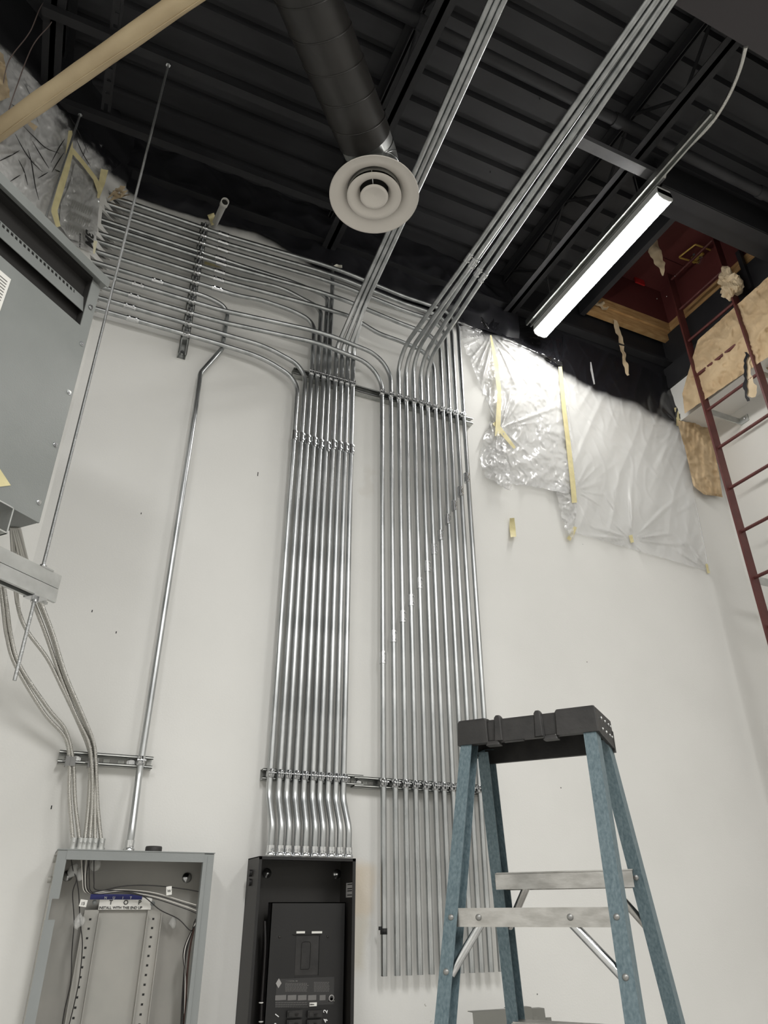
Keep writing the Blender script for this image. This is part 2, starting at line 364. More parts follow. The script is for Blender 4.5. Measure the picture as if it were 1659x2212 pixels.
joist(.95, 3.50, 'black open-web roof joist passing behind the round air diffuser')
joist(2.235, 3.50, 'black open-web roof joist directly beside the lit strip light')
ST = [(-.0206, 0), (.0206, 0), (.0206, .0413), (.0111, .0413), (.0111, .034), (.0136, .034), (.0136, .0388), (.0181, .0388), (.0181, .0025), (-.0181, .0025), (-.0181, .0388), (-.0136, .0388), (-.0136, .034), (-.0111, .034), (-.0111, .0413), (-.0206, .0413)]
def strut(a, b, xd, m=None, flip=1): return (m or M()).prism(a, b, [(p[0], p[1]*flip) for p in ST], xd)
for y, x0, x1, lb in ((2.137, -.66, .93, 'black strut channel at ceiling holding the long threaded rod in front'), (2.557, -1.4, .93, 'black strut channel at ceiling holding the short threaded rod at the left')):
    m = strut((x0, y, 3.455), (x1, y, 3.455), (0, 1, 0)); O(m, 'ceiling_channel', blackp, label=lb, cat='strut channel')
m = M()
for i in range(9): m.box((-.372, 1.9+i*.066, 3.49), (-.352, 1.9+i*.066+.052, 3.494))
m.box((-.385, 1.88, 3.49), (-.372, 2.52, 3.494)); m.box((-.353, 1.88, 3.49), (-.34, 2.52, 3.494)); m.box((-.385, 1.88, 3.494), (-.382, 2.52, 3.53))
O(m, 'perforated_angle', blackp, label='black perforated steel angle hanging under the deck left of the threaded rod', cat='steel angle')
m = M().tube([(-.9, 1.575, 3.63), (XR, 1.575, 3.63)], .030, 16)
g = thing('sprinkler_pipe', 'black painted pipe running across under the deck through the joists', 'pipe', (1.8, 1.575, 3.60)); O(m, 'pipe_run', blackp, g)
for x in (.9, 2.05, 3.1): O(M().tube([(x, 1.575, 3.63), (x+.05, 1.575, 3.63)], .036, 16), 'pipe_coupling', blackp, g)
m = M().tube([(1.93, 1.575, 3.66), (1.93, 1.57, 3.85)], .005, 6); m.ball((1.93, 1.575, 3.668), .018, 8); m.box((1.915, 1.54, 3.655), (1.925, 1.60, 3.675)); O(m, 'pipe_hanger', blackp, g)
m = M().box((1.82, 1.635, 3.44), (2.42, 1.69, 3.445)).box((1.82, 1.635, 3.445), (2.42, 1.64, 3.48))
O(m, 'bridging_angle', mat('dark_grey_steel', (.11, .11, .115), .45, 0, c2=(.08, .08, .085), sc=8), label='dark grey steel bridging angle crossing beside the near end of the strip light', cat='steel angle')
m = M().box((2.52, 1.74, 3.56), (XR, 1.81, 3.566)).box((2.52, 1.735, 3.566), (XR, 1.742, 3.80)).box((2.52, 1.80, 3.60), (XR, 1.912, 3.61)).box((2.52, 1.905, 3.61), (XR, 1.912, 3.85))
O(m, 'hatch_header_beam', blackp, label='black steel channel beam crossing in front of the roof hatch opening', cat='steel beam')
m = M().box((1.72, .15, 3.30), (XR, .935, 3.62)); O(m, 'rectangular_duct', mat('charcoal_duct', (.030, .026, .029), .5), label='dark rectangular duct crossing the top right corner under the deck', cat='duct')
# ---------------------------------------------------------------- roof hatch
h = thing('roof_hatch', 'red roof hatch with raw lumber curb above the fixed ladder', 'roof hatch', (3.3, 2.4, 3.78))
for nm, a, b, mt in (('curb_board', (HX0, HY1, 3.765), (HX1+.04, HY1+.04, 3.86), wood), ('curb_board', (HX1, HY0, 3.765), (HX1+.04, HY1, 3.86), woody), ('curb_board', (HX0-.04, HY0, 3.74), (HX0, HY1+.04, 3.93), blackp),
                     ('curb_board', (HX0, HY1-.015, 3.85), (HX1, HY1+.02, 3.93), wood), ('curb_board', (HX1-.015, HY0, 3.85), (HX1+.02, HY1-.015, 3.93), woody)):
    O(M().box(a, b), nm, mt, h)
for a, b in (((HX0, HY1-.01, 3.93), (HX1, HY1, 4.27)), ((HX1-.01, HY0, 3.93), (HX1, HY1, 4.27)), ((HX0, HY0, 3.93), (HX0+.01, HY1, 4.27)), ((HX0, HY0, 3.85), (HX1, HY0+.01, 4.27))):
    O(M().box(a, b), 'curb_liner', redi, h)
O(M().box((HX0, HY0, 4.27), (HX1, HY1, 4.28)).box((HX0+.02, 2.55, 4.258), (HX1-.02, 2.56, 4.27)), 'lid', redi, h)
p = ZP(1374, 608, 4.22); O(M().obox(p, (.09, 0, 0), (0, .012, 0), (0, 0, .06)), 'red_bracket', redb, h)
lt = O(M().box((-.07, -.05, -.02), (.07, .05, .0), o=ZP(1520, 560, 4.25)), 'latch_plate', yel, h)
m = M(); c0 = ZP(1524, 562, 4.22)
for i in range(14): m.box((-.012, -.010, -.008), (.012, .010, .012), R=Matrix.Rotation(i*1.1, 3, 'Z') @ Matrix.Rotation(i*.7, 3, 'X'), o=c0+V((random.uniform(-.05, .05), random.uniform(-.04, .04), random.uniform(-.02, .0))))
O(m, 'latch_mechanism', zinc, h)
pts = [ZP(x, y, 4.22) for x, y in ((1508, 568), (1466, 556), (1502, 528), (1535, 540))]
O(M().tube(bend(pts, .01, 4), .007, 8), 'pull_handle', yel, h)
O(M().tube([ZP(1494, 556, 4.22), ZP(1499, 550, 4.16)], .010, 8), 'latch_knob', zinc, h)
for x, y in ((1419, 645), (1440, 640), (1458, 596)): O(M().ball(ZP(x, y, 4.0), .006, 6), 'screw_head', zinc, h)
# ---------------------------------------------------------------- fixed ladder
LX = 3.57
f = thing('fixed_ladder', 'red oxide steel ladder with ribbed bar rungs fixed to the right wall', 'ladder', (LX, 2.40, -1.6))
yl, yr = 2.617, 2.195
for y in (yl, yr): O(M().box((LX-.032, y-.006, -1.6), (LX+.032, y+.006, 4.20)), 'rail', red, f)
def rebar(a, b, r):
    a, b = V(a), V(b); L = (b-a).length; d = (b-a).normalized(); x = d.orthogonal().normalized(); y = d.cross(x); vs = []; n = 10; k = int(L/.003)
    for i in range(k+1):
        for q in range(n):
            an = 2*math.pi*q/n; rr = r*(1.1 if ((i*.003/.012+q/n*2) % 1) < .35 else .95)
            vs.append(a+d*(L*i/k)+(x*math.cos(an)+y*math.sin(an))*rr)
    return M().add(vs, [(i*n+q, i*n+(q+1) % n, (i+1)*n+(q+1) % n, (i+1)*n+q) for i in range(k) for q in range(n)], True)
rm = rebar((0, .206, 0), (0, -.206, 0), .0105).mesh('rung', V((0, 0, 0))); rm.materials.append(red)
for k in range(-8, 10): inst(rm, 'rung', f, (LX, 2.406, 2.01+k*.3045))
for z, sgn in ((2.93, 1), (1.70, 1), (.45, 1)):
    for y in (yl, yr):
        m = M().box((LX+.02, y+.006, z-.025), (XR-.006, y+.012, z+.025)).box((XR-.008, y-.055, z-.025), (XR-.001, y+.012, z+.025))
        bk = O(m, 'wall_bracket', galvd, f); O(M().ball((XR-.012, y-.03, z), .009, 8), 'anchor_bolt', zinc, bk)
for z in (3.50,):
    for y in (yl, yr): O(M().box((LX+.02, y+.006, z-.02), (3.69, y+.012, z+.02)), 'top_bracket', blackp, f)
O(M().box((3.63, 2.10, 3.60), (3.66, 2.13, 3.95)), 'hatch_arm', blackp, h)
# ---------------------------------------------------------------- strip lights
def fixture(x, y0, y1, z, lab, lmat):
    t = thing('strip_light', lab, 'ceiling light', (x, (y0+y1)/2, z))
    O(M().prism((x, y0, z+.018), (x, y1, z+.018), [(-.052, 0), (.052, 0), (.045, .052), (-.045, .052)], (-1, 0, 0)), 'housing', hous, t)
    O(M().prism((x, y0+.006, z), (x, y1-.006, z), [(-.046, .018), (-.043, -.004), (-.022, -.014), (.022, -.014), (.043, -.004), (.046, .018)], (-1, 0, 0)), 'lens', lmat, t)
    for y in (y0, y1-.006): O(M().prism((x, y, z-.004), (x, y+.006, z-.004), [(-.052, .022), (-.046, -.001), (-.022, -.013), (.022, -.013), (.046, -.001), (.052, .022), (.047, .06), (-.047, .06)], (-1, 0, 0)), 'end_cap', hous, t)
    for y in (y0+.15, y1-.15): O(M().cyl((x, y, z+.07), (x, y, 3.85), .003, 6), 'hanger_wire', galvd, t)
    return t
li = fixture(2.405, 1.66, 2.795, 3.30, 'lit white strip light hanging near the hatch, its lens glowing', lens)
O(strut((2.34, 1.25, 3.415), (2.34, 2.82, 3.415), (1, 0, 0)), 'mounting_channel', strutm, li)
P = spline([ZP(1611, 100, 3.30), ZP(1598, 150, 3.34), ZP(1575, 205, 3.36), ZP(1540, 262, 3.38), ZP(1496, 309, 3.40), ZP(1462, 338, 3.42), ZP(1443, 360, 3.43), ZP(1434, 385, 3.40)], 10)
O(armour(M(), P, .0085, .006), 'armoured_cable', armm, label='flexible armoured cable sagging from dark duct to the strip light', cat='cable')
# ---------------------------------------------------------------- round duct, diffuser, wrapped pipe
DC = V((.868, 1.996, 0)); dd = V((-.695, -.719, 0)); ZA = 3.13
du = thing('round_duct', 'black spiral round duct running to the ceiling diffuser', 'duct', DC+V((0, 0, 3.0)))
a = DC+dd*.13+V((0, 0, ZA)); b = DC+dd*4.2+V((0, 0, ZA))
O(M().tube([a, b], .124, 40), 'duct_run', ductm, du)
m = M(); x = dd.cross(V((0, 0, 1))).normalized(); P = []
for i in range(int(4.0/.135*32)): an = 2*math.pi*i/32; P.append(a+dd*(.135*i/32)+(x*math.cos(an)+V((0, 0, 1))*math.sin(an))*.1245)
O(m.tube(P, .0032, 5), 'spiral_seam', ductm, du)
for s_, mt in ((1.02, zinc), (2.9, ductm)): O(M().lathe([(.1245, 0), (.1275, .002), (.1275, .005), (.1245, .007)], a+dd*s_, dd, 40), 'duct_joint', mt, du)
P = bend([DC+dd*.16+V((0, 0, ZA)), DC+V((0, 0, ZA)), DC+V((0, 0, 2.90))], .13, 5)
O(M().tube(P, .120, 36, caps=False), 'elbow', galvd, du)
m = M()
for i in (1, 3, 5): T = (P[i+1]-P[i-1]).normalized(); m.lathe([(.120, -.002), (.1235, 0), (.120, .002)], P[i], T, 36)
O(m, 'elbow_seam', zinc, du)
df = thing('air_diffuser', 'round cream ceiling diffuser with two inner cones under the duct elbow', 'air diffuser', DC+V((0, 0, 2.875)))
c = DC+V((0, 0, 2.878))
O(M().lathe([(.118, .075), (.122, .045), (.140, .022), (.172, .010), (.200, .004), (.205, 0), (.2065, .004), (.200, .012), (.165, .022), (.13, .045), (.124, .075)], c, (0, 0, 1), 64), 'outer_ring', diffm, df)
O(M().lathe([(.066, .050), (.070, .030), (.082, .014), (.105, .004), (.124, -.002), (.1255, .001), (.108, .010), (.086, .022), (.074, .05)], c, (0, 0, 1), 56), 'middle_cone', diffm, df)
O(M().lathe([(0, .010), (.012, .008), (.035, .004), (.050, -.004), (.0635, -.004), (.065, 0), (.055, .012), (.0, .03)], c, (0, 0, 1), 48), 'centre_cone', diffm, df)
O(M().lathe([(0, .06), (.117, .06), (.117, .075), (0, .075)], c, (0, 0, 1), 36), 'neck_damper', dark, df)
m = M()
for k in range(3):
    an = k*2.094; d_ = V((math.cos(an), math.sin(an), 0)); m.tube([c+d_*.03+V((0, 0, .02)), c+d_*.118+V((0, 0, .055))], .003, 6)
O(m, 'cone_bracket', zinc, df)
PW = V((.6, -.8, 0)); p0 = V((-.241*2.9, .814*2.9, 2.9))
m = M(); P = [p0+PW*(i*.06-.12) for i in range(60)]; m.tube(P, [.0375*(1+.05*noise.noise(V((i*.4, 3, 1)))+.02*math.sin(i*1.3)) for i in range(60)], 20)
# folded wrap seam
wp = thing('wrapped_pipe', 'tan paper wrapped pipe crossing the top left corner', 'pipe', p0)
O(m, 'pipe_wrap', pipep, wp)
sx = PW.cross(V((0, 0, 1))).normalized()
P2 = [p+(sx*math.cos(-1.9+.2*math.sin(i*.21))+V((0, 0, 1))*math.sin(-1.9+.2*math.sin(i*.21)))*.0385 for i, p in enumerate(P)]
O(M().tube(P2, [.0026+.0012*noise.noise(V((i*.5, 0, 0))) for i in range(60)], 6), 'wrap_seam', pipep, wp)
# ================================================================ conduits
OD = .0123; CY = 2.845
cpl = M(); cpl.tube([(0, 0, -.028), (0, 0, .028)], .0152, 14); cpl.tube([(0, 0, -.0015), (0, 0, .0015)], .0155, 14)
for z in (-.016, .016): cpl.cyl((.004, -.012, z), (.007, -.021, z), .0042, 8)
cplm = cpl.mesh('coupling', V()); cplm.materials.append(zinc)
clm = M()
clm.lathe([(.0125, -.016), (.0142, -.016), (.0142, .016), (.0125, .016), (.0125, -.016)], (0, 0, 0), (0, 0, 1), 16)
clm.box((-.005, -.030, -.012), (-.0035, -.010, .012)).box((.0035, -.030, -.012), (.005, -.010, .012))
clm.cyl((-.015, -.024, 0), (.015, -.024, 0), .003, 8).cyl((-.0165, -.024, 0), (-.0125, -.024, 0), .0058, 6)
clm.box((-.013, .006, -.012), (-.011, .022, .012)).box((.011, .006, -.012), (.013, .022, .012))
clmm = clm.mesh('conduit_clamp', V()); clmm.materials.append(zinc)
con = M(); con.tube([(0, 0, .002), (0, 0, .034)], .0148, 14); con.lathe([(.019, 0), (.019, .006), (.0148, .012)], (0, 0, 0), (0, 0, 1), 8); con.cyl((0, -.012, .020), (0, -.023, .020), .0045, 8)
conm = con.mesh('connector', V()); conm.materials.append(zinc)
def conduit(path, label, group, cp=(), ends=None):
    c = thing('conduit', label, 'conduit', path[0], group)
    O(M().tube(path, OD, 14), 'pipe', galv, c)
    for loc, rot in cp: inst(cplm, 'coupling', c, loc, rot)
    return c
RX = [1.288, 1.342, 1.390, 1.436, 1.484, 1.530, 1.571, 1.613, 1.660, 1.703, 1.746, 1.792]
RZ = [.999, 1.105, 1.208, 1.297, 1.393, 1.492, 1.593, 1.681, 1.784, 1.875, 1.972, 2.071]
ordn = ['first', 'second', 'third', 'fourth', 'fifth', 'sixth', 'seventh', 'eighth', 'ninth', 'tenth', 'eleventh', 'last']
HR = (0, math.pi/2, 0)
def wp_(px, py, off=.055): return BP(px, py, off)
hc = {0: (484, 497), 1: (483, 516), 2: (482, 534), 3: (477, 551), 4: (478, 564), 5: (475, 581), 6: (473, 597), 7: (470, 619), 8: (342, 599), 9: (299, 610), 10: (292, 632), 11: (282, 656), 12: (288, 684)}
def hcp(i, y=CY): return (V((wp_(*hc[i]).x, y, hz[i])), HR)
KO = 2.812
def hrun(i, x_end, kick=True, x_back=None, ky=KO, x0=.55):
    L = [(x_end, ky if kick and not x_back else CY, hz[i])]
    if kick:
        if x_back: L += [(x_back, CY, hz[i]), (x_back-.10, ky, hz[i])]
        L += [(x0+.12, ky, hz[i]), (x0, CY, hz[i])]
    L += [(-.42, CY, hz[i])]
    return L
src = {11: 0, 10: 1, 9: 2, 8: 4, 7: 6}
for i in range(12):
    X = RX[i]; X2 = X+.008*(i-3)/4 if i >= 7 else X
    if i in (0, 1):
        j = 10 if i == 0 else 9
        L = [(X, CY, -.2), (X, CY, hz[j]+.012), (X-.36, 2.79, hz[j]), (.86, 2.79, hz[j]), (.36, CY, hz[j]), (-.42, CY, hz[j])]
        path = bend(L, [.155, .8, 1.2, 1.2]); cp = [((X, CY, RZ[i]), None), hcp(j)]
        lb = '%s conduit of the right vertical bank, sweeping left in front of the others' % ordn[i]
    elif i <= 6:
        near = [1.402, 1.436, 1.460, 1.492, 1.532][i-2]; far = [1.404, 1.430, 1.442, 1.455, 1.480][i-2]; z = 2.80+(.024 if i == 4 else 0)
        L = [(X, CY, -.2), (X, CY, z), (near, 2.10, z), (far, .6, z), (far-.02, -4.9, z)]
        path = bend(L, [.16, 1.5, 2], 10); cp = [((X, CY, RZ[i]), None), ((near, 2.06+.02*(i-2), z), (math.pi/2, 0, 0))]
        lb = '%s conduit from the left in the right vertical bank, bending out overhead to the viewer' % ordn[i]
    else:
        j = src[i]
        if i == 7:
            B_ = [BP(x, y, .07) for x, y in ((898, 750), (856, 734), (816, 720), (783, 699), (751, 687))]; L = [(X, CY, -.2), (X2, CY, B_[0].z)]+[(p.x, 2.83, p.z) for p in B_[1:4]]+[(B_[4].x, KO, B_[4].z), (.86, KO, 2.944), (.34, CY, 2.944), (-.42, CY, 2.944)]; path = bend(L, [.13, .3, .4, .4, .5, .3, .3])
        else: L = [(X, CY, -.2), (X2, CY, hz[j]-(.02 if i == 8 else 0)), (1.42, CY, hz[j]-(.01 if i == 8 else 0)), (1.04, 2.816, hz[j]), (.86, 2.816, hz[j]), (.34, CY, hz[j]), (-.42, CY, hz[j])]; path = bend(L, [.13]+[1.5]*(len(L)-3))
        cp = [((X, CY, RZ[i]), None), hcp(j)]
        lb = '%s conduit from the left in the right vertical bank, turning left high on the wall' % ordn[i]
    if i == 11: lb = 'rightmost conduit of the right vertical bank, turning left at the very top'
    conduit(path, lb, 'right bank of vertical conduits', cp)
LX_ = [.810, .848, .880, .914, .949, .985, 1.016, 1.050, 1.083, 1.115]
for i in range(10):
    X = LX_[i]; e0 = X+[.006, .004, .002, .001, 0, 0, .001, .002, .003, .006][i]
    low = [(e0, 2.80, .205), (e0, 2.80, .29), (X-.003, CY, .40)]
    tail = {0: [(X, CY, 2.36), (-.42, CY, hz[12])],
            1: [(X, CY, hz[11]-.07), (.62, CY, hz[11]), (-.42, CY, hz[11])],
            2: [(X, CY, BP(673, 694, .055).z), BP(632, 671, .055), BP(562, 647, .055), (.45, CY, 2.874), (-.42, CY, 2.874)],
            3: [(X, CY, BP(692, 666, .055).z), BP(660, 649, .055), BP(606, 620, .055), (.45, CY, 3.001), (-.42, CY, 3.001)],
            4: [(X, CY, BP(702, 640, .055).z), BP(684, 630, .055), BP(619, 605, .055), (.50, CY, 3.100), (-.42, CY, 3.100)],
            5: [(X-.01, CY, 3.20), (X-.01, 2.865, 3.34), (X-.01, 2.89, 3.42)]}
    if i == 0: tail[0] = [(X, CY, 2.42), (.62, CY, 2.505), (.40, CY, hz[12]), (-.42, CY, hz[12])]
    if i < 6: L = low+tail[i]; rad = [.12, .12]+([.13, .5, .5, .6, .4] if i < 5 else [.2, .1, .1])[:len(L)-4]
    else:
        k = i-6; L = low+[(X, CY, 2.72)]+[(x_+(k*.0252 if k < 3 else .0375), y_, z_+(.0265 if k == 3 else 0)) for x_, y_, z_ in ((1.060, 2.63, 2.935), (1.065, 2.3, 3.03), (.975, 1.1, 3.05), (.87, -4.9, 3.05))]; rad = [.12, .12, .13, .25, 1, 2]
    path = bend(L, rad, 8)
    cp = [((X, CY, 2.07-(.004*i if i < 6 else 0)), None)]
    if i in (0, 1, 2, 3, 4): cp.append(hcp({0: 12, 1: 11, 2: 7, 3: 5, 4: 3}[i]))
    where = 'sweeping left across the wall' if i < 5 else ('running straight up to the ceiling' if i == 5 else 'bending out overhead behind the diffuser')
    c = conduit(path, '%s conduit above the black panel counted from the left, %s' % (ordn[i], where), 'left bank of vertical conduits', cp)
    inst(conm, 'connector', c, (e0, 2.80, .186), None)
S_ = [G for G in ((.362, 2.815, .19), (.362, 2.815, .25), (.362, CY, .36), (.362, CY, 1.0))]
s1 = BP(435, 800, .055); s2 = BP(482, 747, .055)
L = [(s1.x, 2.80, .19), (s1.x, 2.80, .25), (s1.x, CY, .44), (s1.x, CY, s1.z-.25), (s1.x, 2.868, s1.z), (s2.x, 2.871, s2.z), (s2.x+.004, 2.871, hz[8]-.01), (.30, CY, hz[8]), (-.42, CY, hz[8])]
c = conduit(bend(L, [.12, .12, 1, .08, .07, .16, .8], 8), 'lone conduit jogging down the wall to the open grey panel', None, [hcp(8)])
inst(conm, 'connector', c, (s1.x, 2.80, .188))
# ---------------------------------------------------------------- strut channels with their clamps
def wallstrut(name, x0, x1, z, label, xs, y=2.90, slots=True):
    t = thing('strut_channel', label, 'strut channel', ((x0+x1)/2, y, z-.02))
    m = M(); d = .0413
    m.prism((x0, y, z), (x1, y, z), [(-.0206, 0), (-.0206, d), (-.0111, d), (-.0111, d-.007), (-.0136, d-.007), (-.0136, d-.0025), (-.0181, d-.0025), (-.0181, 0)], (0, 0, 1)) if False else None
    for s in (1, -1):                    # flanges with inturned lips
        m.box((x0, y-d, z+s*.0206-(.0025 if s > 0 else 0)), (x1, y, z+s*.0206+(0 if s > 0 else .0025)))
        a, b = (z+.0111, z+.0206) if s > 0 else (z-.0206, z-.0111); m.box((x0, y-d, a), (x1, y-d+.0025, b))
        a, b = (z+.0111, z+.0133) if s > 0 else (z-.0133, z-.0111); m.box((x0, y-d, a), (x1, y-d+.009, b))
    m.box((x0, y-.003, z+.007), (x1, y, z+.0181)).box((x0, y-.003, z-.0181), (x1, y, z-.007))     # slotted back: solid edges and bridges
    x = x0
    while x < x1: m.box((x, y-.003, z-.007), (min(x+.022, x1), y, z+.007)); x += .0508
    O(m, 'channel', strutm, t)
    for X in xs: inst(clmm, 'conduit_clamp', t, (X, CY, z))
    return t
tp = wallstrut('a', .787, 1.875, 2.492, 'upper strut channel across the wall clamping both conduit banks', LX_[2:]+RX)
b1 = wallstrut('b', .782, 1.205, .476, 'lower left strut channel above the black panel, ten clamps on it', LX_)
b2 = wallstrut('c', 1.165, 1.85, .470, 'lower right strut channel clamping the right conduit bank', RX, y=2.897)
g1 = wallstrut('d', .043, .365, .488, 'short slotted strut channel above the open grey panel', [s1.x])
for t_, pts in ((b1, ((1.13, .476),)), (b2, ((1.195, .470),)), (g1, ((.103, .488), (.292, .488)))):
    for x, z in pts:
        O(M().cyl((x, 2.897, z), (x, 2.882, z), .011, 6).cyl((x, 2.897, z), (x, 2.892, z), .016, 14), 'anchor_bolt', zinc, t_)
vs_ = thing('strut_channel', 'vertical strut channel clamping the thirteen horizontal conduits', 'strut channel', (.222, 2.9, 2.39))
m = M(); x_, y_, d = .222, 2.90, .0413
for s in (1, -1):
    a, b = (x_+.0181, x_+.0206) if s > 0 else (x_-.0206, x_-.0181); m.box((a, y_-d, 2.40), (b, y_, 3.345))
    a, b = (x_+.0111, x_+.0206) if s > 0 else (x_-.0206, x_-.0111); m.box((a, y_-d, 2.40), (b, y_-d+.0025, 3.345))
m.box((x_-.0181, y_-.003, 2.40), (x_+.0181, y_, 3.345)); O(m, 'channel', strutm, vs_)
for z in hz: inst(clmm, 'conduit_clamp', vs_, (x_, CY, z), HR)
O(M().cyl((x_, 2.897, 2.43), (x_, 2.882, 2.43), .010, 6), 'anchor_bolt', zinc, vs_)
# ---------------------------------------------------------------- white vent pipe stub and scraps on the wall top
a = BP(463, 485, .03); b = BP(486, 436, .36); q = (b-a).normalized()
vp = thing('vent_pipe', 'pale grey pipe stub with open end leaning above the conduits', 'pipe', a)
O(M().tube([a-q*.05, b-q*.03], .0165, 18), 'pipe_body', pvc, vp)
O(M().lathe([(.0165, 0), (.0205, .004), (.0205, .055), (.0165, .055), (.0165, .01)], b-q*.05, q, 20), 'socket', pvc, vp)
O(M().cyl(b-q*.02, b-q*.018, .0165, 16), 'bore_shade', dark, vp)  # near-black disc drawn as the shade inside the capped pipe
# ================================================================ transformer on its trapeze
UZ = V((0, 0, 1))
def BX(s, dp, Z): return BA+LE*s-LN*dp+UZ*Z
def bxbox(m, s0, s1, d0, d1, z0, z1): return m.obox(BX(s0, d0, z0), LE*(s1-s0), -LN*(d1-d0), UZ*(z1-z0))
tr = thing('transformer', 'big grey louvred electrical transformer hung at the left', 'transformer', BX(.45, .3, .95))
W_ = .88; DP = .60
m = M(); bxbox(m, .0, W_, .004, DP, .953, 1.654); bxbox(m, 0, .037, .0, DP, 1.654, 1.86); bxbox(m, W_-.037, W_, .0, DP, 1.654, 1.86)
bxbox(m, .037, W_-.037, .10, DP, 1.654, 1.86); O(m, 'casing', boxg, tr)
O(bxbox(M(), .002, W_-.002, -.003, .003, .95, 1.652), 'front_panel', boxg, tr)
m = M(); bxbox(m, -.012, W_+.012, -.022, DP+.01, 1.872, 1.898)
m.obox(BX(-.012, -.022, 1.872), LE*(W_+.024), -LN*.004, UZ*-.012); O(m, 'lid', boxg, tr)
m = M()                                  # slanting louvre strip with its row of slots
o0 = BX(.037, .004, 1.717); o1 = BX(.037, .020, 1.787); up = o1-o0; n_ = LE.cross(up).normalized()*.002; Lw = W_-.074
hs = .0155; x = .045; m.obox(o0, LE*Lw, up*.72, n_); m.obox(o0+up*.93, LE*Lw, up*.07, n_)
m.obox(o0+up*.72, LE*.040, up*.21, n_)
while x < Lw-.02: m.obox(o0+up*.72+LE*x, LE*.0060, up*.21, n_); x += hs
O(m, 'louvre_strip', boxg, tr)
O(bxbox(bxbox(bxbox(bxbox(M(), .037, W_-.037, .028, .10, 1.656, 1.86), .037, W_-.037, .002, .10, 1.858, 1.8715), .0375, .0385, .003, .10, 1.656, 1.86), .04, W_-.04, .004, .03, 1.650, 1.6545), 'vent_screen_shade', dark, tr)  # dark mesh block; its top, side and sill plates paint the recess shade
for s, z in ((.021, 1.749), (.019, 1.591), (.018, 1.396), (.018, 1.203), (.021, 1.007)):
    sc = O(M().cyl(BX(s, -.003, z), BX(s, -.009, z), .0055, 6).cyl(BX(s, -.003, z), BX(s, -.005, z), .008, 12), 'hex_screw', zinc, tr)
O(bxbox(M(), .297, .47, -.0045, -.003, 1.30, 1.605), 'paper_label', white, tr)
lb_ = M()
random.seed(3)
for i in range(26):
    z = 1.585-i*.0105; s = .305
    bxbox(lb_, s, s+random.uniform(.08, .15), -.005, -.0045, z, z+.0035)
O(lb_, 'label_print', inkg, tr)
m = M(); m.add([BX(.117, -.0045, 1.008), BX(.16, -.0045, 1.035), BX(.22, -.0045, 1.03), BX(.22, -.0045, .985), BX(.15, -.0045, .985)]+[BX(.117, -.0035, 1.008), BX(.16, -.0035, 1.035), BX(.22, -.0035, 1.03), BX(.22, -.0035, .985), BX(.15, -.0035, .985)], [(4, 3, 2, 1, 0), (5, 6, 7, 8, 9)]+[(i, (i+1) % 5, 5+(i+1) % 5, 5+i) for i in range(5)])
O(m, 'tape_scrap', tape, tr)
R1 = V((-.115, 2.137, 0)); R2 = V((-.469, 2.557, 0)); zt = .872
for i, s in enumerate((.092, .76)):
    m = M(); q = BX(s, 0, 0)
    m.obox(BX(s, -.01, zt), LE*.004, -LN*.62, UZ*.078); m.obox(BX(s, -.01, zt), LE*.05, -LN*.62, UZ*.004); m.obox(BX(s, -.01, .946), LE*.05, -LN*.62, UZ*.004)
    O(m, 'mounting_foot', galvd, tr)
STB = [(p[0], -p[1]) for p in ST]
def dstrut(c, s0, s1, z, label):
    t = thing('trapeze_strut', label, 'strut channel', c+LE*.4+UZ*(z-.0413))
    a, b = c+LE*s0+UZ*z, c+LE*s1+UZ*z
    for pr, dz in ((ST, .0008), (STB, -.0008)): O(M().prism(a+UZ*dz, b+UZ*dz, [(p[0]*(1 if .002 < abs(p[1]) else .93), p[1]) for p in pr], LN), 'channel', galvd, t)
    for zz, sg in ((z-.0413, -1), (z+.0413, 1)):
        w_ = O(M().obox(c+LE*-.022+LN*-.022+UZ*(zz+(0 if sg > 0 else -.005)), LE*.044, LN*.044, UZ*.005), 'square_washer', zinc, t)
        O(M().cyl(c+UZ*(zz+sg*.005), c+UZ*(zz+sg*.016), .0105, 6), 'hex_nut', zinc, t)
    return t
dstrut(R1, -.055, 1.0, .8305, 'near galvanised double strut channel under the grey transformer')
dstrut(R2, -.055, 1.0, .8305, 'rear galvanised double strut channel behind the armoured cables')
for P_, z0, lb in ((R1, .549, 'long threaded rod hanging in front of the horizontal conduits'), (R2, .70, 'threaded rod hanging behind the transformer beside the taped film')):
    t = thing('threaded_rod', lb, 'threaded rod', P_+UZ*z0)
    O(M().tube([P_+UZ*z0, P_+UZ*3.50], .0050, 10), 'rod', rodm, t)
    O(M().cyl(P_+UZ*3.440, P_+UZ*3.452, .011, 6), 'hex_nut', zinc, t)
# ---------------------------------------------------------------- armoured cables
def offs(y): return .065 if y > 1640 else .06+(max(0, 1640-y)/350)**1.6*.30 if y > 1290 else .36+(1290-y)/150*.12
MC = [[(2, 1250), (4, 1290), (15, 1375), (35, 1440), (95, 1540), (140, 1592), (150, 1645), (150, 1720), (158, 1824)],
      [(8, 1240), (12, 1290), (24, 1375), (44, 1440), (104, 1530), (142, 1578), (158, 1645), (162, 1730), (173, 1824)],
      [(26, 1165), (30, 1235), (36, 1290), (44, 1330), (62, 1368), (102, 1422), (132, 1482), (165, 1552), (190, 1612), (195, 1648), (191, 1740), (182, 1824)],
      [(30, 1165), (44, 1230), (66, 1285), (98, 1368), (130, 1460), (164, 1545), (190, 1600), (198, 1648), (199, 1730), (193, 1824)],
      [(32, 1165), (50, 1225), (78, 1285), (110, 1368), (138, 1458), (172, 1540), (197, 1600), (204, 1648), (205, 1740), (205, 1824)],
      [(34, 1170), (52, 1222), (82, 1285), (114, 1368), (141, 1455), (176, 1538), (201, 1600), (207, 1648), (211, 1740), (219, 1824)]]
